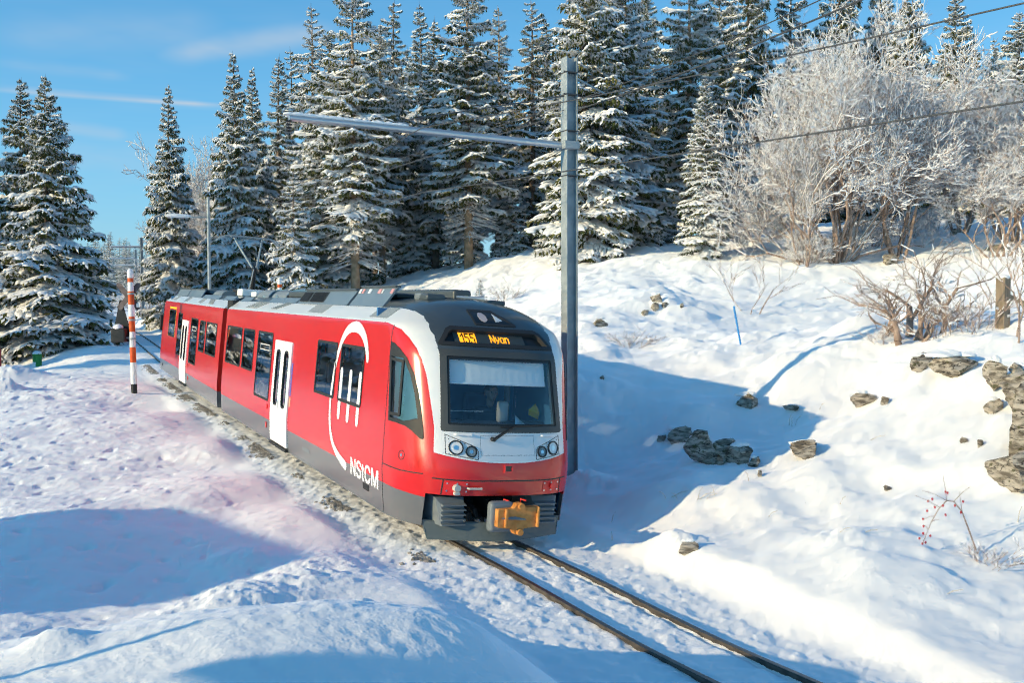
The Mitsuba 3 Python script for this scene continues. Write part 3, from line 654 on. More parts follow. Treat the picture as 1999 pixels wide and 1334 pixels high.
def nose_kit(name, kind, M):
    P = lambda key, mesh, m, smooth=30: put(f'{name}__{key}', mesh, m, smooth, M)
    # windscreen
    w = f'{name}__windscreen'
    put(w, wrap(WSG.buffer(.01), -.006, -.006, 'f', .07, sheet=True), 'screen', True, M, numbered=False)
    put(w + '__frame', wrap(WS.buffer(.03).difference(WSG), -.05, .012, 'f', .07), 'frame_grey', 30, M)
    put(w + '__inner_seal', wrap(WSG.buffer(.012).difference(WSG.buffer(-.03)), -.05, .0, 'f', .07), 'black', 30, M)
    if kind == 'rear':                                          # its far end is turned away from the photograph
        P('display', wrap(DISP.buffer(-.02), -.07, -.055, 'f', .07), 'black')
        P('side_mirror', bx(-1.0, -.85, 1.27, 1.39, 1.75, 2.35, .03), 'black')
        return
    # roller blind behind the screen
    zz = np.linspace(2.16, 2.60, 14); yy = np.linspace(-.76, .70, 60)
    Y, Z = np.meshgrid(yy, zz)
    X = nose_x(Y * .95, Z) - .10 + .002 * np.sin(Y * 55) * np.clip((2.5 - Z) * 4, 0, 1)
    n, m = Y.shape; i, j = np.meshgrid(np.arange(n - 1), np.arange(m - 1), indexing='ij')
    q = np.stack([i * m + j, i * m + j + 1, (i + 1) * m + j + 1, (i + 1) * m + j], -1).reshape(-1, 4)
    b = f'{name}__roller_blind'
    put(b, (np.stack([X, Y, Z], -1).reshape(-1, 3), np.vstack([q[:, :3], q[:, [0, 2, 3]]])), 'cloth', True, M)
    put(b + '__bar', tube(np.column_stack([nose_x(yy * .95, 2.155) - .10, yy, np.full(60, 2.155)]), .014), 'white_paint', 30, M)
    # destination display
    d = f'{name}__display'
    put(d, wrap(DISP.buffer(-.02), -.07, -.055, 'f', .07), 'black', 30, M, numbered=False)
    put(d + '__rim', wrap(DISP.buffer(.02).difference(DISP.buffer(-.03)), -.075, .010, 'f', .07), 'rubber', 30, M)
    put(d + '__screen', wrap(sbox(-.62, 2.70, .44, 2.862), -.055, -.045, 'f', .07), 'display_grey', 30, M)
    put(d + '__line_box', wrap(sbox(-.545, 2.705, -.30, 2.858), -.045, -.040, 'f', .07), 'led_box', 30, M, emitter=LED)
    if kind == 'front':
        PIX = {'1': ['..#', '.##', '#.#', '..#', '..#', '..#', '..#', '..#', '..#'], '5': ['####', '#...', '#...', '###.', '...#', '...#', '...#', '#..#', '.##.'],
               'N': ['#....#', '##...#', '##...#', '#.#..#', '#.#..#', '#..#.#', '#..#.#', '#...##', '#....#'], 'y': ['.....', '.....', '#...#', '#...#', '#...#', '.#.#.', '.#.#.', '..#..', '..#..', '.#...', '#....'],
               'o': ['.....', '.....', '.###.', '#...#', '#...#', '#...#', '#...#', '#...#', '.###.'], 'n': ['.....', '.....', '#.##.', '##..#', '#...#', '#...#', '#...#', '#...#', '#...#']}
        def dots(text, y, z, px, fat):
            out = []
            for ch in text:
                g_ = PIX[ch]
                for r_, row in enumerate(g_):
                    for c_, t in enumerate(row):
                        if t == '#': out.append(sbox(y + c_ * px - fat, z - r_ * px - px * 1.05, y + c_ * px + px * .98 + fat, z - r_ * px + px * .05))
                y += (len(g_[0]) + 1) * px
            return unary_union(out)
        for k, (txt, y, z, px, mt, off, fat) in enumerate((('155', -.528, 2.848, .0158, 'led_dark', -.040, .0), ('Nyon', -.085, 2.845, .0118, 'led_box', -.045, .0015))):
            shp = dots(txt, y, z, px, fat)
            ms = [wrap(gg, off, off + .004, 'f', .06) for gg in getattr(shp, 'geoms', [shp])]
            put(d + '__lettering', cat_mesh(ms), mt, False, M, **({'emitter': LED} if mt == 'led_box' else {}))
    # top lamp
    tl = Polygon([(-.235, 2.955), (.36, 2.955), (.12, 3.13), (-.235, 3.13)])
    t = f'{name}__top_headlight'
    put(t, wrap(tl, -.01, .006, 'f', .06), 'black_gloss', 30, M, numbered=False)
    put(t + '__rim', wrap(tl.buffer(.018).difference(tl.buffer(-.012)), -.01, .010, 'f', .06), 'rubber', 30, M)
    put(t + '__lens', wrap(Point(-.085, 3.045).buffer(.062, quad_segs=8), .006, .011, 'f', .06), 'top_lens', 30, M)
    put(t + '__lens', wrap(Polygon([(.085, 2.99), (.10, 3.10), (.20, 3.01)]), .006, .010, 'f', .06), 'lamp_glass', 30, M)
    # headlights on their plates
    for s in (-1, 1):
        pl = Polygon([(s * .84, 1.495), (s * .84, 1.25), (s * .43, 1.19), (s * .425, 1.295), (s * .46, 1.35)])
        P('lamp_plate', wrap(pl.buffer(.004).difference(pl.buffer(-.004)), -.002, .0025, 'f', .06), 'rubber')
        for (y, z, r, mt) in ((.712, 1.333, .092, 'lamp_glass'), (.520, 1.288, .074, 'lamp_glass_dim')):
            h = key_free(f'{name}__headlight')
            c = Point(s * y, z)
            put(h, wrap(c.buffer(r - .012, quad_segs=10), -.004, .012, 'f', .05), mt, 30, M)
            put(h + '__rim', wrap(c.buffer(r, quad_segs=12).difference(c.buffer(r - .016, quad_segs=12)), -.004, .022, 'f', .05), 'black', 30, M)
            put(h + '__bulb', wrap(c.buffer(r * .33, quad_segs=8), .012, .016, 'f', .05), 'chrome', 30, M)
        for (y, z) in ((.80, 1.44), (.80, 1.25), (.46, 1.19), (.60, 1.385)):
            P('plate_screw', wrap(Point(s * y, z).buffer(.008, quad_segs=3), 0, .003, 'f'), 'mid_grey')
        # little step handles below the screen
        hy = s * .62
        P('handle', tube([(float(nose_x(hy + a, 1.505)) + o, hy + a, 1.505) for a, o in ((-.11, 0), (-.10, .045), (.10, .045), (.11, 0))], .012), 'white_paint')
    pan = sbox(-.39, 1.245, .40, 1.50)
    P('front_flap', wrap(pan.difference(pan.buffer(-.005)), -.002, .0015, 'f', .06), 'mid_grey')
    cam = sbox(-.055, 1.03, .055, 1.12)
    P('camera', wrap(cam.buffer(.012).difference(cam.buffer(-.01)), -.0, .018, 'f'), 'red_paint')
    P('camera_glass', wrap(cam.buffer(-.01), -.0, .006, 'f'), 'black_gloss')
    # joint lines of the bumper
    P('bumper_joint', wrap(LineString([(-.98, .925), (-.5, .915), (.5, .915), (.98, .925)]).buffer(.008, cap_style=2), -.003, .003, 'f', .06), 'rubber')
    for s in (-1, 1):
        P('bumper_joint', wrap(LineString([(s * .86, .915), (s * .87, .72)]).buffer(.007, cap_style=2), -.003, .003, 'f', .06), 'rubber')
        bp = sbox(min(s * .55, s * .83), .76, max(s * .55, s * .83), .89)
        P('bumper_plate', wrap(bp, -.002, .006, 'f', .1), 'red_paint')
        for yy_ in (.57, .69, .81):
            for zz_ in (.775, .875): P('bumper_screw', wrap(Point(s * yy_, zz_).buffer(.011, quad_segs=3), .004, .012, 'f'), 'chrome')
    P('socket', m3d.Manifold.cylinder(.07, .05, .045, 16).rotate([0, 90, 0]).translate([float(nose_x(-.70, .82)) - .005, -.70, .82]) + bx(.0, .07, -.74, -.66, .73, .77, .01), 'socket_grey')
    P('socket', m3d.Manifold.cylinder(.06, .04, .035, 16).rotate([0, 90, 0]).translate([float(nose_x(.70, .83)) - .005, .70, .83]), 'red_paint')
    P('tow_handle', tube([(float(nose_x(y, .82)) + o, y, .82) for y, o in ((-.56, 0), (-.55, .05), (-.38, .05), (-.37, 0))], .014), 'socket_grey')
    # wiper
    wp = f'{name}__wiper'
    pts = [(-.22, 1.455), (-.08, 1.535), (.10, 1.63)]
    put(wp, tube([(float(nose_x(y, z)) + .055, y, z) for y, z in pts], [.022, .018, .012], 8), 'black', 30, M, numbered=False)
    put(wp + '__blade', tube([(float(nose_x(y, z)) + .03, y, z) for y, z in ((-.10, 1.615), (.2, 1.63), (.55, 1.645))], .012, 6), 'black', 30, M)
    put(wp + '__pivot', m3d.Manifold.cylinder(.08, .03, .026, 12).rotate([0, 90, 0]).translate([float(nose_x(-.22, 1.455)) - .01, -.22, 1.455]), 'rubber', 30, M)
    # recess, anti-climbers, coupler, plough
    P('recess_frame', bx(-.78, -.70, -1.02, 1.02, .30, .70), 'black')
    P('recess_pipe', tube([(-.45, y, .66 - .02 * math.sin(y * 9)) for y in np.linspace(-.2, .25, 8)], .022), 'alu')
    for k, (y, z, r) in enumerate(((-.42, .50, .05), (-.33, .56, .035), (.18, .62, .03), (-.22, .45, .03))):
        P('hose', tube([(-.68, y, z), (-.45, y + .02, z - .02), (-.3, y + .05, z - .10), (-.28, y + .09, z - .2)], r, 8), 'rubber')
    for s in (-1, 1):
        a = key_free(f'{name}__anticlimber')
        blk = hull([(x, s * y, z) for x, y, z in ((-.75, .47, .72), (-.75, .93, .72), (-.75, .47, .33), (-.75, .98, .31), (-.20, .50, .66), (-.20, .90, .66), (-.14, .51, .58), (-.14, .83, .57), (-.12, .51, .30), (-.12, .83, .30))])
        put(a, blk, 'mid_grey', 20, M)
        for k in range(5):
            z = .315 + k * .064
            put(a + '__rib', hull([(x, s * y, zz_) for y in (.505, .835) for x, zz_ in ((-.14, z - .022), (-.055, z - .004), (-.055, z + .004), (-.14, z + .022))]), 'mid_grey', 20, M)
    cp = f'{name}__coupler'; labels.setdefault(cp, {})
    put(cp + '__shank', hull([(x, y, z) for x in (-.7, .10) for y in (-.13, .13) for z in (.36, .60)]), 'black', 30, M)
    put(cp + '__buffer_pad', rbox((.16, .34, .40), .05).translate([.18, -.13, .47]), 'mid_grey', 30, M)
    headp = Polygon([(-.24, .59), (-.02, .60), (.03, .66), (.10, .67), (.16, .61), (.34, .62), (.34, .36), (.14, .34), (.10, .27), (.02, .26), (-.02, .34), (-.24, .36)]).buffer(-.012).buffer(.012)
    put(cp + '__head', poly_prism(headp, .24, .36, 'x'), 'ochre', 30, M)
    put(cp + '__head', bx(.30, .40, .31, .345, .355, .625, .01), 'ochre', 30, M)
    for z in (.635, .295): put(cp + '__bolt', m3d.Manifold.cylinder(.06, .045, .04, 16).rotate([0, 90, 0]).translate([.35, .075, z]), 'ochre', 30, M)
    put(cp + '__latch', bx(.34, .40, -.15, -.11, .36, .60, .01), 'ochre', 30, M)
    put(cp + '__handle', hull([(.37, -.20, .49), (.39, -.20, .475), (.39, .15, .455), (.37, .15, .47), (.36, 0, .50)]), 'mid_grey', 30, M)
    for y in (-.05, .20): put(cp + '__red_handle', tube([(.10, y, .58), (.12, y - .01, .68), (.2, y + .03, .67)], .012), 'red_paint', 30, M)
    # plough: a V of sheet steel hung below the nose
    nP = 21; ys = np.linspace(-1.02, 1.02, nP)
    prof = [(.0, .345), (.015, .33), (.03, .22), (.085, .105), (.06, .10), (.0, .21), (-.03, .33)]
    V = np.array([[(-.20 - .30 * (abs(y) / 1.02) ** 1.3 + dx + .18, y * (1 - .06 * (.345 - z) / .24 * 1), z) for dx, z in prof] for y in ys])
    n, m = V.shape[:2]; i, j = np.meshgrid(np.arange(n - 1), np.arange(m), indexing='ij'); j2 = (j + 1) % m
    q = np.stack([i * m + j, (i + 1) * m + j, (i + 1) * m + j2, i * m + j2], -1).reshape(-1, 4)
    capf = [[0, k, k + 1] for k in range(1, m - 1)]
    f = np.vstack([q[:, :3], q[:, [0, 2, 3]], capf, np.array(capf)[:, ::-1] + (n - 1) * m])
    tm = trimesh.Trimesh(V.reshape(-1, 3), f, process=False); trimesh.repair.fix_normals(tm)
    P('snow_plough', tm, 'plow_grey', 25)
    P('plough_shelf', bx(-.55, -.30, -1.04, 1.04, .33, .35), 'plow_grey')
    # cab interior
    P('dashboard', hull([(x, y, z) for x, y, z in ((-.12, -.75, 1.40), (-.12, .75, 1.40), (-.95, -1.0, 1.60), (-.95, 1.0, 1.60), (-.95, 1.0, 1.0), (-.95, -1.0, 1.0), (-.12, -.75, 1.0), (-.12, .75, 1.0), (-.30, -.8, 1.555), (-.30, .8, 1.555))]), 'cab_dark')
    P('driver_seat', bx(-1.95, -1.82, .16, .68, 1.02, 1.92, .05) + bx(-1.95, -1.40, .16, .68, .92, 1.11, .05), 'seat_blue')
    P('cab_door', bx(-2.19, -2.15, .75, 1.12, .9, 2.7, .015), 'cab_blue_light')
    P('cab_pillar', bx(-1.5, -1.42, .62, .70, 1.4, 2.9, .02), 'mid_grey')
    if kind == 'front':
        P('control_console', rbox((.12, .16, .30), .04).translate([-.80, .28, 1.74]), 'socket_grey')
        P('control_console', tube([(-.9, -.66, 1.73), (-.88, .02, 1.73)], .006), 'white_paint')
        P('notice_sheet', hull([(-.52, .35, 1.60), (-.53, .35, 1.72), (-.50, .50, 1.60), (-.51, .35, 1.60)]), 'paper')
        P('cloth_bundle', hull(np.random.default_rng(3).normal(size=(24, 3)) * [.05, .05, .055] + [-.62, .68, 1.78]), 'yellow_paint')
    # mirror camera / wiper of side

mats(sticker_blue=plain((0.10, 0.11, 0.45), 0.4), sticker_yellow=plain((0.75, 0.45, 0.25), 0.4), roof_plate=grain((0.20, 0.235, 0.265), (0.27, 0.305, 0.33), 60.0, 0.6), label_red=plain((0.62, 0.30, 0.30), 0.5), brass=plain((0.55, 0.42, 0.12), 0.35, 0.6),
     frame_grey=plain((0.055, 0.060, 0.060), 0.5), display_grey=plain((0.045, 0.055, 0.055), 0.4), top_lens=plain((0.50, 0.42, 0.42), 0.2), lamp_glass_dim=plain((0.16, 0.19, 0.20), 0.10, 0.0, 0.8, clearcoat=1.0), socket_grey=plain((0.5, 0.49, 0.45), 0.5),
     led_dark=plain((0.06, 0.025, 0.005), 0.5), cab_blue_light=plain((0.08, 0.30, 0.62), 0.5))
scene['led_box'] = two({'type': 'diffuse', 'reflectance': rgb(0.80, 0.30, 0.02)})
LED = {'type': 'area', 'radiance': rgb(0.42, 0.15, 0.006)}

build_car('railcar', 'front', TRAIN)
tag('railcar', 'glossy red and white front railcar with dark nose, ochre coupler and lit orange destination display', 'train')
build_car('railcar_001', 'rear', CAR2)
tag('railcar_001', 'red rear railcar behind the dark gangway, with raised pantograph on its grey roof', 'train')

# logo and lettering on the left flank of the front car
def on_side(key, shp, M, mat='white_paint', off=(.004, .0075)):
    for g_ in getattr(shp, 'geoms', [shp]): put(f'railcar__{key}', wrap(g_, off[0], off[1], -1, .15), mat, 30, M)
arc_pts = np.array([(-2.18, 2.33), (-2.27, 2.50), (-2.44, 2.66), (-2.68, 2.76), (-2.93, 2.785), (-3.20, 2.75), (-3.46, 2.63), (-3.66, 2.42), (-3.81, 2.14), (-3.90, 1.82), (-3.93, 1.52), (-3.88, 1.24), (-3.75, 1.02), (-3.52, .84), (-3.22, .72), (-2.90, .645)])
_t = np.linspace(0, 1, len(arc_pts)); _f = CubicSpline(_t, arc_pts); _q = _f(np.linspace(0, 1, 90))
_wd = np.interp(np.linspace(0, 1, 90), [0, .1, .25, .45, .65, .85, 1], [.055, .075, .085, .062, .042, .05, .072])
arc = unary_union([LineString([_q[k], _q[k + 1]]).buffer(_wd[k], quad_segs=4) for k in range(89)]).simplify(.003)
on_side('logo', arc, TRAIN)
for x in (-3.42, -2.93, -2.44): on_side('logo', LineString([(x - .0, 2.06), (x + .0, 1.37)]).buffer(.068, quad_segs=6), TRAIN)
tx = meshkit.text_mesh('NStCM', 0.245, 0.003, True)
v = np.array(tx.vertices); wdt = v[:, 0].max()
v2 = np.column_stack([-2.66 + v[:, 0] / wdt * 1.36, v[:, 1] * 1.0 + .575, v[:, 2]])
vv, ff = split_long(v2, tx.faces, .2)
yy = side_y(vv[:, 0], vv[:, 1])
put('railcar__lettering', (np.column_stack([vv[:, 0], -(yy + .001 + vv[:, 2]), vv[:, 1]]), ff), 'white_paint', False, TRAIN)
# ------------------------------------------------------------------ trees
ICO = trimesh.creation.icosphere(subdivisions=1, radius=1.0)
ICO0 = trimesh.creation.icosahedron()

def blades(p0, d, w, length, up, droop):
    """one narrow kinked blade (4 triangles) per row: base p0, direction d, half width vector from up x d"""
    d = d / (np.linalg.norm(d, axis=1, keepdims=True) + 1e-9)
    side = np.cross(d, up); side /= np.linalg.norm(side, axis=1, keepdims=True) + 1e-9
    L = length[:, None]; W = w[:, None]
    mid = p0 + d * L * .5 - [0, 0, 1] * (droop[:, None] * L * .12)
    tip = p0 + d * L - [0, 0, 1] * (droop[:, None] * L * .45)
    a, b, c = p0, mid - side * W, mid + side * W
    V = np.stack([a, b, c, tip], 1).reshape(-1, 3)
    k = np.arange(len(p0))[:, None] * 4
    F = np.vstack([k + [0, 1, 2], k + [1, 3, 2]])
    return V, F

def lumps(c, ax, rad, base, r, jit=.18):
    """squashed snow lumps: centres c, long axis ax, radii rad (n x 3: along, across, up)"""
    n = len(c); V0 = np.asarray(base.vertices); F0 = np.asarray(base.faces)
    ax = ax / (np.linalg.norm(ax, axis=1, keepdims=True) + 1e-9)
    up = np.broadcast_to([0, 0, 1.0], ax.shape); y = np.cross(up, ax); y /= np.linalg.norm(y, axis=1, keepdims=True) + 1e-9; z = np.cross(ax, y)
    J = 1 + r.normal(0, jit, (n, len(V0)))
    P = V0[None] * J[..., None] * rad[:, None]
    P[..., 2] = np.where(P[..., 2] < 0, P[..., 2] * .45, P[..., 2])
    V = c[:, None] + P[..., :1] * ax[:, None] + P[..., 1:2] * y[:, None] + P[..., 2:] * z[:, None]
    F = F0[None] + (np.arange(n) * len(V0))[:, None, None]
    return V.reshape(-1, 3), F.reshape(-1, 3)

def spray(r, rich, snowy):
    """one unit-length spruce branch along +x: (needle mesh, snow mesh, wood polyline)"""
    sag = r.uniform(.10, .26); lift = r.uniform(.06, .16)
    f = lambda x: np.stack([x, 0 * x, -sag * x * 1.6 + (sag * 1.0 + lift * .5) * x ** 2.4], -1)
    N, S = [], []
    xs = np.linspace(.18, .97, 6 + int(2 * rich))
    pts, dirs, lens = [], [], []
    for x in xs:                                                     # side twigs
        p = f(np.array(x)); t = f(np.array(x + .02)) - p
        for s in (-1, 1):
            a = math.radians(r.uniform(38, 62)) * s
            L = (.10 + .36 * math.sin(min(1.0, (1.02 - x) * 1.7 + .12) * 1.45)) * r.uniform(.7, 1.2) * (.55 if x < .3 else 1)
            d = np.array([math.cos(a), math.sin(a), r.uniform(-.35, -.02)])
            pts.append(p + [0, 0, 0]); dirs.append(d); lens.append(L)
    pts.append(f(np.array(.93))); dirs.append(np.array([1, 0, .05])); lens.append(.12)
    pts, dirs, lens = np.array(pts), np.array(dirs), np.array(lens)
    dirs /= np.linalg.norm(dirs, axis=1, keepdims=True)
    nb = 2 + int(3 * rich)
    up = np.array([[0, 0, 1.0]])
    for k in range(nb):                                             # needle blades along each twig, alternately left and right
        fr = (k + r.uniform(0, 1, len(pts))) / nb
        q = pts + dirs * (lens * fr)[:, None] - [0, 0, 1] * (.10 * lens * fr ** 2)[:, None]
        for s in (-1, 1):
            a = r.uniform(.35, .9, len(pts)) * s
            d = np.stack([dirs[:, 0] * np.cos(a) - dirs[:, 1] * np.sin(a), dirs[:, 0] * np.sin(a) + dirs[:, 1] * np.cos(a), dirs[:, 2] - .12], -1)
            (S if r.uniform() < .26 + .36 * snowy else N).append(blades(q + [0, 0, .01], d, r.uniform(.022, .038, len(q)), r.uniform(.10, .19, len(q)), np.broadcast_to(up, q.shape) + r.normal(0, .3, q.shape), r.uniform(.2, 1.2, len(q))))
        hang = r.uniform(0, 1, len(q)) < .85                           # hanging twigs
        if hang.any():
            qq = q[hang]; d = np.column_stack([r.normal(0, .25, (len(qq), 2)), -np.ones(len(qq))])
            N.append(blades(qq, d, r.uniform(.022, .042, len(qq)), r.uniform(.10, .24, len(qq)), r.normal(0, 1, qq.shape), np.zeros(len(qq))))
    m = r.uniform(0, 1, len(pts)) < snowy                            # snow lying along twigs and along the spine
    q = pts[m] + dirs[m] * (lens[m] * .52)[:, None] + [0, 0, .012]
    q[:, 2] -= .03 * lens[m]
    S.append(lumps(q, dirs[m] - [0, 0, .1], np.column_stack([lens[m] * r.uniform(.36, .62, m.sum()), r.uniform(.050, .095, m.sum()), r.uniform(.034, .066, m.sum())]), ICO0, r))
    sx = np.linspace(.15, .97, 7); sx = sx[r.uniform(0, 1, 7) < snowy * 1.05]
    c = f(sx) + [0, 0, .016]
    S.append(lumps(c, np.tile([1, 0, -.05], (len(sx), 1)), np.column_stack([r.uniform(.09, .18, len(sx)), r.uniform(.06, .14, len(sx)) * (1.1 - .5 * sx), r.uniform(.04, .085, len(sx))]), ICO0, r))
    return cat_mesh(N), cat_mesh(S), f(np.linspace(0, .96, 5))

def inst(tv, tf, M3, off):
    """copies of one template under matrices M3 (n x 3 x 3) and offsets"""
    V = np.einsum('nij,kj->nki', M3, tv) + off[:, None]
    F = tf[None] + (np.arange(len(M3)) * len(tv))[:, None, None]
    return V.reshape(-1, 3), F.reshape(-1, 3)

def spruce(seed, H, R, clear=.04, rich=.6, snowy=.75, gap=.34, power=.85, ragged=.25, dead=False, per=6):
    r = np.random.default_rng(seed)
    tmpl = [spray(r, rich, snowy) for _ in range(5)]
    zs, z = [], clear * H
    while z < H * .985:
        zs.append(z); z += gap * r.uniform(.75, 1.25) * (1.0 - .55 * z / H)
    A = []
    for z in zs:
        t = z / H
        prof = (1 - t) ** power * min(1.0, .62 + (t - clear) * 3.2)
        n = max(3, int(round(per * (.75 + .5 * (1 - t))))); a0 = r.uniform(0, 6.28)
        for k in range(n):
            if r.uniform() < .07: continue
            A.append((z + r.normal(0, .06), a0 + 6.283 * k / n + r.normal(0, .22), max(.22, R * prof * r.uniform(1 - ragged, 1 + ragged * .8)), t))
    A = np.array(A)
    which = r.integers(0, len(tmpl), len(A))
    N, S, Wd = [], [], []
    hgt = np.array([[0, 0, H]])
    for k, (nm, sm, wood) in enumerate(tmpl):
        B = A[which == k]
        if not len(B): continue
        pitch = np.radians(-14 + 62 * np.clip(B[:, 3] - .35, 0, 1) ** 1.2 + r.normal(0, 5, len(B)))     # low branches hang, the top ones rise
        L = B[:, 2]; wsc = L ** .0 * np.clip(.5 + .35 * L, .35, 1.5) / 1.0
        c, s = np.cos(B[:, 1]), np.sin(B[:, 1]); cp, sp = np.cos(pitch), np.sin(pitch)
        ex = np.stack([c * cp, s * cp, sp], -1); ey = np.stack([-s, c, 0 * c], -1); ez = np.cross(ex, ey)
        roll = r.normal(0, .18, len(B)); ey, ez = ey * np.cos(roll)[:, None] + ez * np.sin(roll)[:, None], ez * np.cos(roll)[:, None] - ey * np.sin(roll)[:, None]
        M3 = np.stack([ex * L[:, None], ey * (L * r.uniform(.75, 1.1, len(B)))[:, None], ez * np.clip(L, .6, 1.6)[:, None]], -1)
        off = np.column_stack([0 * L, 0 * L, B[:, 0]])
        N.append(inst(*nm, M3, off)); S.append(inst(*sm, M3, off))
        for m3, o in zip(M3, off): Wd.append(tube(wood @ m3.T + o, np.linspace(.035, .008, 5), 3, caps=False))
    top = tube([(0, 0, H * .97), (0, 0, H * 1.0)], [.02, .006], 4)
    b = r.uniform(-1, 1, 2) * .012 * H
    zz = np.linspace(-.5, H * .985, 14)
    trunk = tube(np.column_stack([b[0] * np.sin(zz / H * 3), b[1] * np.sin(zz / H * 2.4), zz]), .008 + (.012 * H + .03) * (1 - np.clip(zz, 0, H) / H) ** .9, 8)
    if dead:                                                        # bare dry branches with snow on the lower stem
        n = 46; z = r.uniform(.12, max(.2, clear * 1.0) , n) * H; a = r.uniform(0, 6.28, n); L = r.uniform(.5, 1.0, n) * R * .62
        for k in range(n):
            d = np.array([math.cos(a[k]), math.sin(a[k]), -.28])
            p = [np.array([0, 0, z[k]]) + d * L[k] * t + [0, 0, -.12 * L[k] * t * t] for t in (0, .35, .7, 1)]
            Wd.append(tube(p, np.linspace(.025, .006, 4), 3, False))
            S.append(tube(np.array(p) + [0, 0, .022], [.02, .03, .026, .012], 4, False))
            for t in (.45, .7):
                for s in (-1, 1):
                    e = np.array([math.cos(a[k] + s * .8), math.sin(a[k] + s * .8), -.25]); q = np.array([0, 0, z[k]]) + d * L[k] * t
                    Wd.append(tube([q, q + e * L[k] * .3], [.012, .005], 3, False)); S.append(tube([q + [0, 0, .014], q + e * L[k] * .3 + [0, 0, .014]], [.018, .012], 3, False))
    return trunk, cat_mesh(N), cat_mesh(S), cat_mesh(Wd + [top])

def group_spruce(name, *a, needles='needles', barkm='bark', **k):
    trunk, N, S, Wd = spruce(*a, **k)
    def pl(mesh, mt, smooth): return mikit.ply(trimesh.Trimesh(*mesh, process=False), mt, smooth=smooth)
    scene[name] = {'type': 'shapegroup', 'trunk': pl(trunk, barkm, True), 'trunk__branches': pl(Wd, 'bark', False), 'crown': pl(N, needles, False), 'crown__snow': pl(S, 'tree_snow', True)}
    return float(np.ptp(N[0][:, 2]))

HEIGHTS = {}
for nm, args, kw in (('spruce_dense', (11, 16, 3.2), dict(per=6, rich=.7, snowy=.9, gap=.56, power=.80)),
                     ('spruce_broad', (12, 16, 4.1), dict(per=6, rich=.9, snowy=.78, gap=.56, power=.88, clear=.02)),
                     ('spruce_tall', (13, 20, 3.0), dict(per=5, rich=.6, snowy=.95, gap=.66, power=.52, clear=.24, dead=True, barkm='bark_pale', ragged=.35)),
                     ('spruce_loaded', (14, 18, 3.3), dict(per=6, rich=.6, snowy=.95, gap=.58, power=.60, clear=.05, ragged=.3)),
                     ('spruce_slim', (15, 18, 2.2), dict(per=5, rich=.5, snowy=.95, gap=.58, power=.66, clear=.12)),
                     ('spruce_thin', (16, 20, 2.3), dict(per=5, rich=.3, snowy=.95, gap=.85, power=.55, clear=.34, dead=True, ragged=.4, barkm='bark_pale')),
                     ('spruce_ragged', (18, 19, 2.7), dict(per=4, rich=.6, snowy=.95, gap=.72, power=.60, clear=.10, ragged=.6)),
                     ('spruce_small', (17, 9, 2.3), dict(per=6, rich=.3, snowy=1.0, gap=.55, power=.8, clear=.03))):
    group_spruce('group_' + nm, *args, **kw); HEIGHTS[nm] = args[1], args[2]

def plant(key, kind, u, v_top, d, label, group=None, wide=1.0, cat='spruce', spin=None, dx=0.0):
    """a tree whose tip is seen at photo pixel (u, v_top), d metres ahead"""
    tip = at(u, v_top, d); z0 = float(ground_z(tip[None, :2])[0]) - .15
    h0, r0 = HEIGHTS[kind]; sc = (tip[2] - z0) / h0
    key = key_free(key)
    r = np.random.default_rng(abs(hash((round(u), round(v_top), round(d)))) % 2 ** 31)
    scene[key] = {'type': 'instance', 'group': {'type': 'ref', 'id': 'group_' + kind},
                  'to_world': T().translate([float(tip[0]), float(tip[1]), z0]).rotate([0, 0, 1], float(r.uniform(0, 360)) if spin is None else spin).scale([float(sc ** .5 * wide)] * 2 + [float(sc)])}
    tag(key, label, cat, group)
    for part in ('twigs', 'twigs__snow') if 'group_' + kind in BARE else ('trunk__branches', 'crown', 'crown__snow'): tag(f'{key}__{part}', kind='stuff')
    return key
BARE = ['group_' + x for x in ('frosted_big', 'frosted', 'sapling', 'thicket', 'gnarled', 'twiggy')]

FOREST = 'snow laden spruces of the forest edge behind the train'
plant('spruce_tree', 'spruce_broad', 88, 143, 56, 'broad dark green spruce at the left beside the litter bin, the taller of two tops', wide=1.0)
plant('spruce_tree', 'spruce_broad', 42, 150, 58, 'dark green spruce at the left frame edge, grown into its taller neighbour', wide=1.0)
plant('spruce_tree', 'spruce_dense', -70, 230, 59, 'spruce cut by the left frame edge behind the snow heap', wide=1.0)
plant('spruce_tree', 'spruce_dense', 328, 163, 74, 'lone spruce against blue sky, between the far track and the street lamp', wide=.86)
row = [('spruce_dense', 454, 98, 66, .85), ('spruce_dense', 492, 128, 71, .75), ('spruce_slim', 545, 103, 84, 1.1), ('spruce_ragged', 566, 90, 88, 1), ('spruce_thin', 607, 5, 72, 1.1), ('spruce_loaded', 640, 60, 66, 1.0), ('spruce_tall', 688, -40, 62, 1.15), ('spruce_ragged', 770, -4, 74, 1.15), ('spruce_tall', 742, 40, 70, 1.0),
       ('spruce_slim', 818, 0, 84, 1.1), ('spruce_slim', 848, 30, 72, 1.05), ('spruce_tall', 912, -60, 66, 1.25), ('spruce_thin', 972, 8, 74, 1.1), ('spruce_ragged', 1036, -5, 72, 1.2), ('spruce_slim', 1066, 35, 80, 1.15),
       ('spruce_loaded', 1150, -150, 54, 1.0), ('spruce_loaded', 1215, -90, 57, .95), ('spruce_broad', 1262, -40, 68, .9), ('spruce_tall', 1345, -90, 60, 1.1), ('spruce_loaded', 1408, -60, 66, .85),
       ('spruce_broad', 1462, -110, 70, .9), ('spruce_ragged', 1545, -80, 72, 1.0), ('spruce_broad', 1640, -110, 74, .95), ('spruce_dense', 1720, -90, 76, 1.0), ('spruce_broad', 1780, -70, 72, .75),
       ('spruce_loaded', 1868, -10, 68, .85), ('spruce_loaded', 1990, 20, 66, .9), ('spruce_ragged', 1940, 70, 88, .9), ('spruce_slim', 1900, 80, 92, .9)]
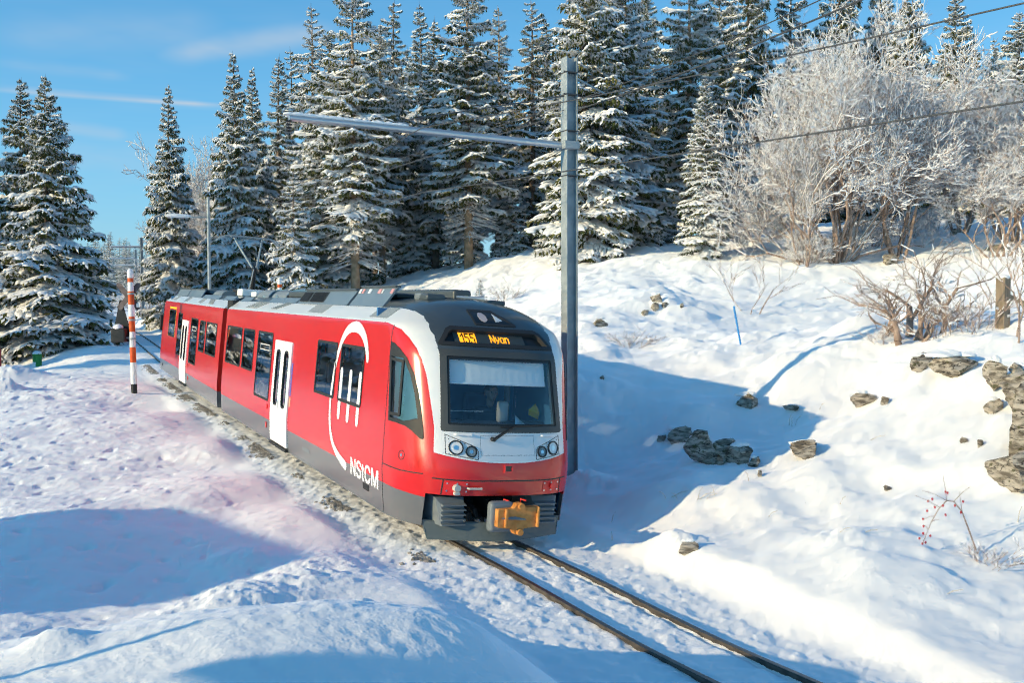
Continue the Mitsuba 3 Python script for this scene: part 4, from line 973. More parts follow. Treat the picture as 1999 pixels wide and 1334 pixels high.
ORD = 'first second third fourth fifth sixth seventh eighth ninth tenth eleventh twelfth thirteenth fourteenth fifteenth sixteenth seventeenth eighteenth nineteenth twentieth'.split()
LOOK = {'spruce_dense': 'dense spruce', 'spruce_broad': 'broad dark spruce', 'spruce_tall': 'tall spruce with a bare lower stem', 'spruce_loaded': 'heavily snow laden spruce', 'spruce_slim': 'slim snowy spruce', 'spruce_thin': 'thin half bare spruce', 'spruce_ragged': 'ragged open spruce'}
row.sort(key=lambda t: t[1])
for k, (kind, u, v, d, w) in enumerate(row):
    place_ = ORD[k] + ' from the left' if k < 15 else (ORD[len(row) - 1 - k] + ' from the right')
    plant('spruce_tree', kind, u, v, d, f'{LOOK[kind]}, {place_} along the forest edge', FOREST, w)
plant('spruce_tree', 'spruce_small', 572, 330, 60, 'low spruce buried in bluish snow just above the roof of the train')
plant('spruce_tree', 'spruce_loaded', 1378, 150, 49, 'slender heavily loaded spruce standing forward of the forest, left of the frosted bare tree', wide=.62)
_r = np.random.default_rng(5)
for k in range(54):                                                # the rows behind
    u = 430 + 1640 * (k + _r.uniform(0, 1)) / 54; d = _r.uniform(76, 108)
    v = _r.uniform(70, 250) + (40 if u < 620 else 0)
    plant('spruce_tree', ['spruce_slim', 'spruce_tall', 'spruce_thin', 'spruce_ragged'][k % 4], u, v, d, 'shaded spruce in the back rows of the forest', 'spruces in the back rows of the forest', _r.uniform(.8, 1.05))
for k, (u, v, d) in enumerate(sorted(((905, 330, 69), (620, 300, 66), (700, 370, 68), (800, 350, 72), (840, 330, 76), (1000, 330, 70), (1080, 350, 66), (1290, 330, 60), (1440, 330, 62)))):
    plant('young_spruce', 'spruce_small', u, v, d, f'young snow covered spruce under the forest edge, {ORD[k]} from the left', 'young spruces under the forest edge', 1.0)
# the wood on the left, outside the frame: it is what the side windows mirror
for x, y, h in ((-34, 44, 15), (-38, 52, 17), (-43, 60, 16), (-48, 66, 18), (-54, 74, 17), (-41, 40, 16), (-60, 84, 18), (-36, 34, 13)):
    z0 = float(ground_z([[x, y]])[0]) - .2; key = key_free('spruce_tree')
    scene[key] = {'type': 'instance', 'group': {'type': 'ref', 'id': 'group_spruce_dense'}, 'to_world': T().translate([x, y, z0]).rotate([0, 0, 1], x * 37.0).scale(h / 16)}
    tag(key, 'dark spruce of the wood beyond the level crossing', 'spruce', 'spruces beyond the level crossing')
# two timber huts beside the photographer: their roofs throw the broad shadows on the snow in front
def hut(P1, P2, back, label, w=2.0, pitch=1.3):
    """P1 and P2: where the two ends of the ridge throw their shadow"""
    sd = SUN[:2] / np.linalg.norm(SUN[:2]); tl = math.tan(math.radians(SUN_EL))
    e1, e2 = P1[:2] + sd * back, P2[:2] + sd * (back + (P1[2] - P2[2]) / tl * 0)
    zr = .5 * (P1[2] + P2[2]) + back * tl
    L = float(np.linalg.norm(e2 - e1)); ax = (e2 - e1) / L; c = (e1 + e2) / 2
    R = np.eye(3); R[:2, 0] = ax; R[:2, 1] = [-ax[1], ax[0]]
    zg = float(ground_z(c[None])[0]) - .4; H = zr - zg; M = mat4(R, (c[0], c[1], zg)); ze = H - pitch
    k = key_free('timber_hut'); labels.setdefault(k, {})
    put(k + '__wall', poly_prism(Polygon([(-w + .3, 0), (w - .3, 0), (w - .3, ze + .1), (0, H - .16), (-w + .3, ze + .1)]), -L / 2 + .25, L / 2 - .25, 'x'), 'wood_grey', 20, M)
    for s_ in (-1, 1):
        put(k + '__roof', hull([(x, s_ * y, z) for x in (-L / 2, L / 2) for y, z in ((0, H - .12), (0, H - .02), (w + .1, ze - .12), (w + .1, ze - .02))]), 'wood_grey', 20, M)
        put(k + '__snow_on_roof', hull([(x, s_ * y, z) for x in (-L / 2 + .02, L / 2 - .02) for y, z in ((0, H - .02), (0, H + .1), (w + .05, ze - .02), (w, ze + .1))]), 'tree_snow', 20, M)
        for i_ in range(int((L - .6) / .22)):
            x = -L / 2 + .33 + .22 * i_
            put(k + '__plank', bx(x, x + .20, s_ * (w - .3) - .02, s_ * (w - .3) + .02, .3, ze), 'wood_grey', 20, M)
    put(k + '__door', bx(L / 2 - .27, L / 2 - .21, -.45, .45, .3, 2.3, .01), 'wood_grey', 20, M)
    tag(k, label, 'hut')
hut(ground_hit(603, 1092), ground_hit(285, 997), 14.0, 'timber hut left of the photographer whose roof shades the lower left snow')
hut(ground_hit(660, 1290) + [2.0, -1.3, 0], ground_hit(660, 1290), 10.5, 'narrow timber hut behind the photographer whose roof shades the nearest snow', .5, .3)

# ------------------------------------------------------------------ far wood: low cost copies, one mass
trunk, N, S, Wd = spruce(21, 18, 2.6, rich=.15, snowy=.6, gap=.8, per=5, power=.7)
scene['group_far_spruce'] = {'type': 'shapegroup', 'crown': mikit.ply(trimesh.Trimesh(*N, process=False), 'needles', smooth=False), 'snow': mikit.ply(trimesh.Trimesh(*S, process=False), 'tree_snow', smooth=True), 'trunk': mikit.ply(trimesh.Trimesh(*trunk, process=False), 'bark', smooth=True)}
tag('far_wood', 'bluish far spruce wood closing the valley behind the curve of the track', 'wood', kind='stuff')
_r = np.random.default_rng(8); n = 0
for k in range(150):
    u = _r.uniform(-120, 560); d = _r.uniform(255, 420)
    v = 470 + 26 * math.sin(u * .02 + 1) + _r.uniform(0, 45) - (u > 270) * 14
    p = at(u, v, d); z0 = float(ground_z(p[None, :2])[0]) - .3; sc = max(.6, (p[2] - z0) / 18); n += 1
    scene[f'far_wood__{n:03d}'] = {'type': 'instance', 'group': {'type': 'ref', 'id': 'group_far_spruce'}, 'to_world': T().translate([float(p[0]), float(p[1]), z0]).rotate([0, 0, 1], float(_r.uniform(0, 360))).scale([float(1.1 * sc)] * 2 + [float(sc)])}

# ------------------------------------------------------------------ bare trees, every twig carrying snow
def bare(seed, H, stems, spread, levels=5, ratio=.74, kids=(2, 3), snow=1.0, r0=.09, upright=.35, first=.32, jitter=.42, cap=9000):
    r = np.random.default_rng(seed)
    P0, P1, R0, R1, LV = [], [], [], [], []
    todo = []
    for k in range(stems):
        a = 6.283 * k / stems + r.normal(0, .4); tilt = spread * r.uniform(.15, 1.0)
        d = np.array([math.cos(a) * math.sin(tilt), math.sin(a) * math.sin(tilt), math.cos(tilt)])
        todo.append((np.array([math.cos(a), math.sin(a), 0]) * r.uniform(0, .25) * (stems > 1) - [0, 0, .25], d, first * H * r.uniform(.75, 1.15), r0 * r.uniform(.6, 1.1), 0))
    while todo and len(P0) < cap:
        p, d, L, rad, lv = todo.pop(0)
        nseg = 3 if lv < 2 else 2
        q = p
        for s in range(nseg):
            d2 = d + r.normal(0, .20, 3) + [0, 0, .05]; d2 /= np.linalg.norm(d2)
            e = q + d2 * L / nseg; ra = rad * (1 - .3 * s / nseg); rb = rad * (1 - .3 * (s + 1) / nseg)
            P0.append(q); P1.append(e); R0.append(ra); R1.append(rb); LV.append(lv)
            if lv < levels and (s > 0 or lv > 0):
                for _ in range(1 if s < nseg - 1 else int(r.integers(kids[0], kids[1] + 1))):
                    a = r.normal(0, 1, 3); a -= a @ d2 * d2; a /= np.linalg.norm(a) + 1e-9
                    nd = d2 * math.cos(jitter) + a * math.sin(jitter) * r.uniform(.6, 1.5) + [0, 0, upright * .25]; nd /= np.linalg.norm(nd)
                    todo.append((e, nd, L * ratio * r.uniform(.7, 1.15), max(.0075, rb * r.uniform(.55, .75)), lv + 1))
            q, d = e, d2
    P0, P1, R0, R1, LV = map(np.array, (P0, P1, R0, R1, LV))
    def rods(p0, p1, ra, rb, sides, flat=None):
        t = p1 - p0; t /= np.linalg.norm(t, axis=1, keepdims=True) + 1e-9
        a = np.cross(t, np.where(np.abs(t[:, 2:]) < .9, [0, 0, 1.0], [1.0, 0, 0])); a /= np.linalg.norm(a, axis=1, keepdims=True) + 1e-9
        b = np.cross(a, t); ang = np.arange(sides) * 6.2832 / sides
        ring = np.cos(ang)[None, :, None] * a[:, None] + np.sin(ang)[None, :, None] * b[:, None] * (1 if flat is None else flat)
        V = np.concatenate([p0[:, None] + ring * ra[:, None, None], p1[:, None] + ring * rb[:, None, None]], 1)
        k = np.arange(sides); F = np.vstack([np.stack([k, (k + 1) % sides, (k + 1) % sides + sides], 1), np.stack([k, (k + 1) % sides + sides, k + sides], 1)])
        return V.reshape(-1, 3), (F[None] + (np.arange(len(p0)) * 2 * sides)[:, None, None]).reshape(-1, 3)
    thick = LV <= 1
    trunk = rods(P0[thick], P1[thick], R0[thick], R1[thick], 6); tw = rods(P0[~thick], P1[~thick], R0[~thick], R1[~thick], 3)
    has = (r.uniform(0, 1, len(P0)) < np.where(LV >= 2, .85, .55) * snow)
    horiz = 1 - np.abs((P1 - P0)[:, 2]) / (np.linalg.norm(P1 - P0, axis=1) + 1e-9)
    rs = np.clip(R0 * .7 + .006 + .022 * horiz * r.uniform(.2, 1.8, len(P0)), .010, .06)
    sn = rods(P0[has] + [0, 0, 1] * (R0[has] * .55 + rs[has] * .45)[:, None], P1[has] + [0, 0, 1] * (R1[has] * .55 + rs[has] * .45)[:, None], rs[has], rs[has] * .85, 4, .8) if has.any() else None
    return trunk, tw, sn

def bare_group(name, *a, **k):
    trunk, tw, sn = bare(*a, **k)
    d = {'type': 'shapegroup', 'trunk': mikit.ply(trimesh.Trimesh(*trunk, process=False), 'twig', smooth=True), 'twigs': mikit.ply(trimesh.Trimesh(*tw, process=False), 'twig', smooth=False)}
    if sn is not None: d['twigs__snow'] = mikit.ply(trimesh.Trimesh(*sn, process=False), 'tree_snow', smooth=True)
    scene[name] = d
    top = max(np.max(x[0][:, 2]) for x in (trunk, tw)); HEIGHTS[name[6:]] = (float(top), 1)
bare_group('group_frosted_big', 31, 12, 20, .80, levels=6, first=.34, kids=(2, 3), cap=60000, r0=.085, ratio=.67, jitter=.62, snow=.72, upright=.75)
bare_group('group_frosted', 32, 9, 6, .42, levels=6, first=.34, kids=(2, 3), cap=20000, r0=.07, ratio=.66, jitter=.60, snow=.70, upright=.7)
bare_group('group_sapling', 33, 4, 3, .30, levels=3, first=.34, kids=(1, 2), cap=260, r0=.022, snow=.25, ratio=.66)
bare_group('group_thicket', 34, 3, 14, .9, levels=4, first=.34, kids=(2, 2), cap=3000, r0=.03, snow=.9)
bare_group('group_gnarled', 35, 3.2, 5, .95, levels=4, first=.30, kids=(1, 2), cap=520, r0=.075, snow=.18, upright=.1, jitter=.62)
bare_group('group_twiggy', 36, 1.6, 12, .95, levels=3, first=.4, kids=(1, 2), cap=420, r0=.012, snow=.35)

plant('frosted_tree', 'frosted_big', 1640, -75, 46, 'huge round bare tree with every twig white with frost, right of the mast', cat='bare tree', wide=.88, spin=40)
plant('frosted_tree', 'frosted', 1575, 240, 45, 'frosted bare tree with brown stems at the left foot of the huge round one', cat='bare tree', wide=.8, spin=60)
plant('frosted_tree', 'frosted', 1760, 90, 47, 'frosted bare tree rising from the right flank of the huge round one', cat='bare tree', wide=1.15, spin=200)
plant('frosted_tree', 'frosted', 1880, 70, 52, 'frosted bare tree in front of the dark gap near the right edge', cat='bare tree', wide=1.2, spin=20)
plant('frosted_tree', 'frosted', 1985, 90, 46, 'frosted bare tree at the right frame edge', cat='bare tree', wide=1.3, spin=77)
plant('frosted_tree', 'frosted', 1950, 250, 44, 'lower frosted bare tree just left of the right frame edge', cat='bare tree', wide=1.2, spin=300)
for u, v, d, lab in ((388, 250, 88, 'brownish frosted tree behind the street lamp'), (355, 380, 95, 'brownish frosted tree between the lone spruce and the street lamp'), (322, 500, 110, 'low frosted tree under the lone spruce')):
    plant('frosted_tree', 'frosted', u, v, d, lab, cat='bare tree', wide=1.1)
for k, (u, v, d) in enumerate(((212, 560, 200), (238, 552, 210), (262, 556, 190), (290, 545, 170), (190, 565, 205))):
    plant('thicket', 'thicket', u, v, d, 'grey brown thicket at the far bend of the track', 'thickets at the far bend of the track', 1.6, 'thicket')
for k, (u, v, d) in enumerate(sorted(((1500, 400, 54), (1440, 430, 56), (1700, 415, 49), (1650, 440, 47), (1580, 445, 46), (1780, 400, 52), (1830, 400, 54)))):
    plant('thicket', 'thicket', u, v, d, f'frosted thicket at the foot of the bare trees, {ORD[k]} from the left', 'frosted thickets under the bare trees', 1.1, 'thicket')
# ------------------------------------------------------------------ things along the line
def hbeam(x0, y0, z0, z1, nrm, w=.20, t=.016):
    """a steel H section standing upright, flange faces looking along nrm"""
    n = np.array([nrm[0], nrm[1]]) / np.hypot(*nrm[:2]); R = np.eye(3); R[:2, 0] = n; R[:2, 1] = [-n[1], n[0]]
    m = bx(-w / 2, -w / 2 + t, -w / 2, w / 2, 0, z1 - z0) + bx(w / 2 - t, w / 2, -w / 2, w / 2, 0, z1 - z0) + bx(-w / 2 + t / 2, w / 2 - t / 2, -t * .4, t * .4, 0, z1 - z0)
    return place(m, mat4(R, (x0, y0, z0)))

A = np.array([-.898, -.4395, 0.0])                                  # across the track, to the left
mast = at(1112, 930, 17.0); mz = 7.48
mk = 'catenary_mast'
put(mk, hbeam(mast[0], mast[1], mast[2] - .8, mz, A, .215), 'steel_mast', 20, numbered=False)
tag(mk, 'nearest grey steel mast with a long snowy arm over the front railcar', 'mast')
a0 = np.array([mast[0], mast[1], 5.97]) + A * .02; a1 = a0 + A * 4.85 + [0, 0, .10]
put(mk + '__arm', tube([a0 - A * .16, a0, a0 + (a1 - a0) * .5, a1], [.058, .058, .058, .050], 12), 'alu', 40)
put(mk + '__arm_clamp', place(rbox((.30, .30, .14), .02), mat4(np.column_stack([A, [-A[1], A[0], 0], [0, 0, 1]]), a0)), 'steel_mast', 30)
put(mk + '__stay', tube([np.array([mast[0], mast[1], 6.84]), a0 + (a1 - a0) * .70 + [0, 0, .05]], .011), 'wire', 40)
put(mk + '__stay', tube([np.array([mast[0], mast[1], 6.60]), a0 + (a1 - a0) * .45 + [0, 0, .05]], .006), 'wire', 40)
for z in (7.22, 6.84, 6.22, 5.45): put(mk + '__band', place(rbox((.235, .235, .02), .005), mat4(np.column_stack([A, [-A[1], A[0], 0], [0, 0, 1]]), (mast[0], mast[1], z))), 'wire', 30)
bk = np.array([mast[0], mast[1], 7.2]); bout = bk - A * .75 + [0, 0, -.28]
put(mk + '__bracket', tube([bk, bout], .02), 'steel_mast', 30)
for z in (5.97, 6.84, 7.22):
    for a_ in (-.09, .09):
        c_ = np.array([mast[0], mast[1], z]) + A * .13 + np.array([-A[1], A[0], 0]) * a_
        put(mk + '__bolt', tube([c_, c_ + A * .03], .014, 6), 'wire', 30)
put(mk + '__number_plate', place(rbox((.02, .16, .24), .005), mat4(np.column_stack([A, [-A[1], A[0], 0], [0, 0, 1]]), np.array([mast[0], mast[1], 2.05]) + A * .12)), 'steel_mast', 30)
# snow lying on the left part of the arm
_rs = np.random.default_rng(4); sn = []
for k in range(60):
    t = .62 + .38 * k / 59
    if t < .80 and _rs.uniform() < .35: continue
    sn.append(lumps((a0 + (a1 - a0) * t + [0, 0, .055])[None], A[None], np.array([[.09, .05, _rs.uniform(.02, .05)]]), ICO, _rs, .08))
put(mk + '__snow_ridge', cat_mesh(sn), 'tree_snow', True)
put(mk + '__insulator', cat_mesh([tube([a1 + [0, 0, -.04 - .05 * k], a1 + [0, 0, -.07 - .05 * k]], [.05, .035], 10) for k in range(4)]), 'black_gloss', 30)

def wire(key, pts, r, label=None, group=None, sag=0.0):
    pts = np.asarray(pts, float); out = []
    for a, b in zip(pts[:-1], pts[1:]):
        t = np.linspace(0, 1, 13)[:, None]; out.append(a + (b - a) * t - [0, 0, 1] * (sag * 4 * t * (1 - t)))
    k = put(key, tube(np.vstack([o[:-1] for o in out] + [out[-1][-1:]]), r, 5), 'wire', True)
    tag(k, label, 'wire', group); return k
def over_track(yv, z, off=0.0):
    i = int(np.argmin(np.abs(TP[:, 1] - yv))); return np.array([TP[i, 0], TP[i, 1], TP[i, 2] + z]) + TN[i] * off
stag = [.12, -.12, .12, -.12, .12]
wire('contact_wire', [over_track(y_, 4.93, s_) for y_, s_ in zip((-5, 14.8, 45, 90, 130), stag)], .0085, 'contact wire hanging over the middle of the track, lowest of the wires', sag=.05)
wire('carrier_wire', [over_track(y_, 5.9, s_) for y_, s_ in zip((-5, 14.8, 45, 90, 130), stag)], .008, 'carrier wire just above the contact wire over the track', sag=.32)
far_m = at(279, 622, 90.0)
for key, (dz, r_), lab in (('feeder_cable', (0, .014), 'thicker feeder cable climbing from the nearest mast to the upper right'), ('feeder_cable', (.30, .009), 'thin cable above the thicker feeder cable right of the nearest mast')):
    p0 = bout + [0, 0, -.10 + dz * .6]
    wire(key, [far_m + [0, 0, 6.9 + dz], p0, p0 + np.array([4.6, -8.65, .55 + dz * .3]), p0 + np.array([12, -20, .4])], r_, lab, sag=.12)

# far masts
for (u, v, d, vt, arm_v, ul, lab) in ((279, 622, 90, 464, 483, 215, 'tall far mast between the striped post and the lone spruce'), (267, 600, 128, 487, 505, 212, 'second far mast, half hidden behind the tall one'), (282, 590, 165, 500, 518, 221, 'farthest mast of the line before the bend')):
    b = at(u, v, d); zt = at(u, vt, d)[2]; k = key_free('catenary_mast')
    put(k, hbeam(b[0], b[1], b[2] - .5, zt, A, .24, .02), 'steel_mast', 20, numbered=False); tag(k, lab, 'mast')
    q0 = at(u, arm_v, d); q1 = at(ul, arm_v, d - 2)
    put(k + '__arm', tube([q0, q1], .075, 8), 'alu', 40)
    put(k + '__snow_ridge', tube([q0 * .9 + q1 * .1 + [0, 0, .09], q1 + [0, 0, .09]], .06, 6), 'tree_snow', 40)
# street lamp behind the train
b = at(409, 560, 45); k = 'street_lamp'; zt = at(408, 385, 45)[2]; tag(k, 'slim grey street lamp with a short arm rising behind the rear car', 'street lamp')
put(k + '__pole', tube([(b[0], b[1], b[2] - 3.2), (b[0], b[1], zt)], [.085, .07], 14), 'steel_mast', 40)
q0 = at(408, 424, 45); q1 = at(372, 424, 44.6); q2 = at(325, 421, 44.2)
put(k + '__arm', tube([q0, q1], .035, 8), 'steel_mast', 40)
put(k + '__lamp_head', place(m3d.Manifold.sphere(1, 24).scale([.60, .13, .065]), mat4(rotz(math.atan2(*(q2 - q1)[[1, 0]])), (q1 + q2) / 2)), 'white_paint', 40)
put(k + '__snow_cap', place(m3d.Manifold.sphere(1, 20).scale([.55, .11, .06]), mat4(rotz(math.atan2(*(q2 - q1)[[1, 0]])), (q1 + q2) / 2 + [0, 0, .06])), 'tree_snow', 40)

# level crossing posts
def crossing_post(key, u, v, d, lean, full, label, height=4.05):
    p = at(u, v, d); key = key_free(key); labels.setdefault(key, {})
    R = .095; z = p[2] - .1; h = height / 8.2
    ax = lambda t: np.array([p[0] + lean * t, p[1], p[2] - .1 + t])
    bands = [('black', 0, .30), ('white_paint', .30, 1.02), ('orange_band', 1.02, 1.52), ('white_paint', 1.52, 2.03), ('orange_band', 2.03, 2.53), ('white_paint', 2.53, 2.92), ('orange_band', 2.92, 3.36), ('white_paint', 3.36, 3.66), ('orange_band', 3.66, 3.80), ('white_paint', 3.80, 3.95)]
    for m, t0, t1 in bands: put(key + '__band', tube([ax(t0), ax(t1)], R, 18), m, 40)
    put(key + '__snow_cap', place(m3d.Manifold.sphere(1, 20).scale([R * 1.05, R * 1.05, .14]), mat4(None, ax(3.97))), 'tree_snow', 40)
    tag(key, label, 'crossing post')
    F = np.array([[1, 0, 0], [0, 1, 0], [0, 0, 1.0]])
    if full:
        c = ax(1.92) + [-.42, .0, 0]
        put(key + '__lamp_box', place(rbox((.46, .34, .46), .04), mat4(F, c)), 'black', 30)
        put(key + '__lamp_hood', place(hull([(x, y, z_) for x in (-.02, .0) for y, z_ in ((-.17, .1), (-.42, .06), (.17, .1))]), mat4(F, c + [-.22, 0, -.05])), 'black', 30)
        put(key + '__backboard', place(poly_prism(Polygon([(-.30, -.55), (.34, -.50), (-.02, .80)]).buffer(.04), .18, .21, 'y'), mat4(F, c + [0, -.0, .32])), 'black', 30)
        put(key + '__snow_on_box', place(m3d.Manifold.sphere(1, 20).scale([.16, .16, .12]), mat4(F, c + [-.03, -.02, .25])), 'tree_snow', 40)
        put(key + '__bracket', tube([c + [.1, 0, -.1], ax(1.84)], .03), 'steel_mast', 40)
        for z_ in (1.80, 2.42, 3.28): put(key + '__clamp', tube([ax(z_ - .03), ax(z_ + .03)], .115, 18), 'steel_mast', 40)
        for sg in (-1, 1):
            bar = Polygon([(-.09, -.52), (.09, -.52), (.09, .52), (.0, .60), (-.09, .52)])
            put(key + '__crossbuck', place(poly_prism(affinity.rotate(bar, 40 * sg, origin=(0, 0)), .105 + .012 * (sg > 0), .115 + .012 * (sg > 0), 'y'), mat4(F, ax(3.16) + [-.12, 0, .02])), 'board_back', 30)
        put(key + '__sign_plate', place(rbox((.13, .02, .13), .006), mat4(F, ax(2.9) + [.21, .05, 0])), 'white_paint', 30)
mats(board_back=grain((0.10, 0.085, 0.085), (0.16, 0.14, 0.14), 8.0))
crossing_post('crossing_post', 262, 762, 32, -.014, True, 'red and white striped crossing post with black lamp box, left of the rear car')
crossing_post('crossing_post', 548, 715, 44, 0, False, 'top of a striped crossing post peeping over the roof of the train', 4.0)

# bin
p = at(73, 716, 50); k = 'litter_bin'; tag(k, 'green round litter bin with a thick cap of snow at the left spruce', 'litter bin')
put(k + '__body', place(m3d.Manifold.cylinder(.66, .21, .22, 28), mat4(None, (p[0], p[1], p[2] - .05))), 'bin_green', 40)
put(k + '__rim', place(m3d.Manifold.cylinder(.05, .235, .235, 28), mat4(None, (p[0], p[1], p[2] + .60))), 'bin_green', 40)
put(k + '__snow_cap', place(m3d.Manifold.sphere(1, 24).scale([.23, .23, .17]), mat4(None, (p[0], p[1], p[2] + .66))), 'tree_snow', 40)
put(k + '__sticker', place(m3d.Manifold.cylinder(.26, .218, .218, 28) ^ bx(-.3, .02, -.3, 0, 0, .3), mat4(None, (p[0], p[1], p[2] - .02))), 'paper', 40)
p = at(1, 735, 44); k = put('marker_stake', tube([p - [0, 0, .2], p + [0, 0, 1.25]], .05, 12), 'berry', 40); tag(k, 'red marker stake cut by the left frame edge', 'stake')
p = ground_hit(1446, 674); q = at(1433, 601, p[1] + .1)
k = put('snow_stake', tube([p - (q - p) * .25, q], .021, 10), 'blue_stake', 40); tag(k, 'thin leaning blue snow stake in the field right of the mast', 'stake')
put(k + '__tip', tube([q, q + (q - p) * .04], .026, 10), 'blue_stake', 40)

# posts of the fence at the right edge
p = ground_hit(1957, 640); w = 27 * p[1] / FPX; hgt = 98 * p[1] / FPX
k = 'fence_post'; tag(k, 'weathered squared wooden post with a brace, near the right edge', 'fence post')
R_ = rotz(.5)
put(k + '__post', place(rbox((w * .72, w * .72, hgt + .7), .012), mat4(R_, (p[0], p[1], p[2] + hgt / 2 - .35))), 'wood_grey', 30)
put(k + '__brace', place(rbox((.9, .06, .10), .008), mat4((trimesh.transformations.rotation_matrix(.45, [0, 1, 0]) @ np.eye(4))[:3, :3], (p[0] + .48, p[1] + .06, p[2] + hgt * .45))), 'wood_grey', 30)
put(k + '__snow_cap', place(m3d.Manifold.sphere(1, 20).scale([w * .42, w * .42, .06]), mat4(R_, (p[0], p[1], p[2] + hgt))), 'tree_snow', 40)
# a post beside the photographer, seen only by its shadow
tipS = at(600, 1236, 6.45); sd = SUN[:2] / np.linalg.norm(SUN[:2]); b = tipS[:2] + sd * 5.4; zg = float(ground_z(b[None])[0])
k = put('marker_post', tube([(b[0], b[1], zg - .3), (b[0], b[1], tipS[2] + 5.4 * math.tan(math.radians(SUN_EL)))], .035, 12), 'wood_grey', 40); tag(k, 'wooden post left of the photographer, casting a thin shadow', 'post')

# ------------------------------------------------------------------ rocks in the snow
ICO2 = trimesh.creation.icosphere(subdivisions=2)
def rock(seed, sx, sy, sz, sub=3, cuts=16):
    """an angular block: a lump cut by flat planes, its faces split by thin layers"""
    r = np.random.default_rng(seed); m = trimesh.creation.icosphere(subdivisions=sub); v = np.array(m.vertices)
    v = np.sign(v) * np.abs(v) ** .7
    for k in range(cuts):
        n = r.normal(0, 1, 3) * [1, 1, .8]; n /= np.linalg.norm(n); c = r.uniform(.42, .80); d = v @ n - c
        v -= np.clip(d, 0, None)[:, None] * n
    lay = meshkit.noise(np.column_stack([v[:, 0] * .6 + seed, v[:, 1] * .6, v[:, 2] * 7 + .8 * v[:, 0]]), seed)
    v = v * (1 + .16 * np.round((lay - .5) * 3) / 3 * (np.abs(v[:, 2]) < .8))[:, None] * (1 + .10 * (meshkit.fbm(v * 5 + seed, 3, seed) - .5))[:, None]
    return v * [sx * 1.25, sy * 1.2, sz * 1.25], m.faces
ROCKS = [((1466, 800), 56, 30, 'long brown rock at the upper tip of the shadow of the train'), ((1322, 868), 42, 32, 'dark rock at the left end of the shaded rock ledge'), ((1366, 906), 58, 52, 'largest dark block in the middle of the shaded rock ledge'), ((1410, 908), 62, 42, 'wide dark rock right of the largest block in the shaded ledge'),
         ((1453, 905), 46, 36, 'dark rock at the right end of the shaded rock ledge'), ((1476, 913), 22, 20, 'small dark rock closing the shaded ledge on the right'), ((1485, 933), 10, 16, 'small dark stone below the right end of the shaded ledge'), ((1293, 864), 20, 14, 'small dark stone left of the shaded ledge'),
         ((1552, 804), 32, 12, 'flat stone at the pointed edge of the shadow of the train'), ((1689, 796), 42, 28, 'dark brown rock alone on the sunlit slope below the bent bush'), ((1731, 790), 15, 15, 'small stone right of the dark brown rock on the slope'), ((1577, 896), 68, 28, 'long rock just right of the shadow edge on the slope'),
         ((1734, 960), 16, 10, 'small tan stone in the middle of the right slope'), ((1346, 1084), 28, 28, 'tan cube shaped stone beside the track in front of the train'), ((1884, 866), 17, 13, 'small brown stone left of the mossy outcrop'), ((1916, 873), 13, 11, 'small dark stone nearest the mossy outcrop'),
         ((1172, 640), 22, 20, 'tan stone in the field just right of the mast'), ((1285, 594), 22, 20, 'dark stone on top of the snow mound in the field'), ((1278, 607), 18, 13, 'stone below the top of the snow mound in the field'), ((1298, 603), 15, 13, 'tan stone at the right of the mound top'), ((1260, 617), 15, 13, 'dark stone at the left foot of the mound'),
         ((1331, 602), 9, 10, 'tiny stone right of the snow mound'), ((1739, 518), 28, 18, 'pale rounded stone behind the bent bush'), ((1960, 490), 46, 15, 'low brown rocks under the snow rim at the upper right'), ((1865, 459), 14, 11, 'small dark stone on the far snow rim'), ((1615, 508), 18, 18, 'stone at the foot of the frosted trees'),
         ((1882, 732), 104, 50, 'broad grey slab of rock below the fence post'), ((1807, 722), 50, 28, 'dark slanting rock left of the broad grey slab'), ((1947, 765), 30, 66, 'narrow grey rock right of the broad slab'), ((1996, 742), 34, 30, 'grey rock peeping from snow at the right edge'), ((2040, 800), 100, 66, 'cracked grey rock at the right edge above the tall face'),
         ((1950, 805), 30, 26, 'small broken rock left of the cracked rock'), ((2078, 890), 150, 140, 'tall pale rock face at the right frame edge'), ((2036, 955), 150, 80, 'mossy brown boulder at the foot of the tall rock face'), ((1786, 800), 6, 6, None), ((1176, 742), 9, 8, 'tiny dark stone in the shade behind the mast')]
for k, ((u, v), wpx, hpx, lab) in enumerate(ROCKS):
    if lab is None: continue
    p = ground_hit(u, v); s = p[1] / FPX
    sx, sz = wpx * s / 2 * 1.15, hpx * s / 2 * 1.25
    m = rock(100 + k, sx, max(sx * .9, sz * .8), sz, 4 if wpx > 30 else 3)
    key = put('rock', place(m, mat4(rotz(.3 * math.sin(k * 7.0)), (p[0], p[1] + sx * .70, p[2] + sz * (.72 if wpx < 80 else .45)))), 'limestone', 28); tag(key, lab, 'rock')
    if 20 <= wpx < 120:
        rr_ = np.random.default_rng(300 + k); top = p[2] + sz * (.72 if wpx < 80 else .45) + sz * .70; caps = []
        for _ in range(5):
            o_ = rr_.uniform(-.4, .4, 2) * [sx, sx * .8]
            caps.append(lumps(np.array([[p[0] + o_[0], p[1] + sx * .85 + abs(o_[1]) * .7, top - .1 * sz * abs(o_[0]) / sx]]), np.array([[1.0, .2, 0]]), np.array([[sx * rr_.uniform(.35, .5), sx * rr_.uniform(.35, .5), min(.09, sz * .34) * rr_.uniform(.7, 1.2)]]), ICO2, rr_, .06))
        put(key + '__snow_cap', cat_mesh(caps), 'snow', True)

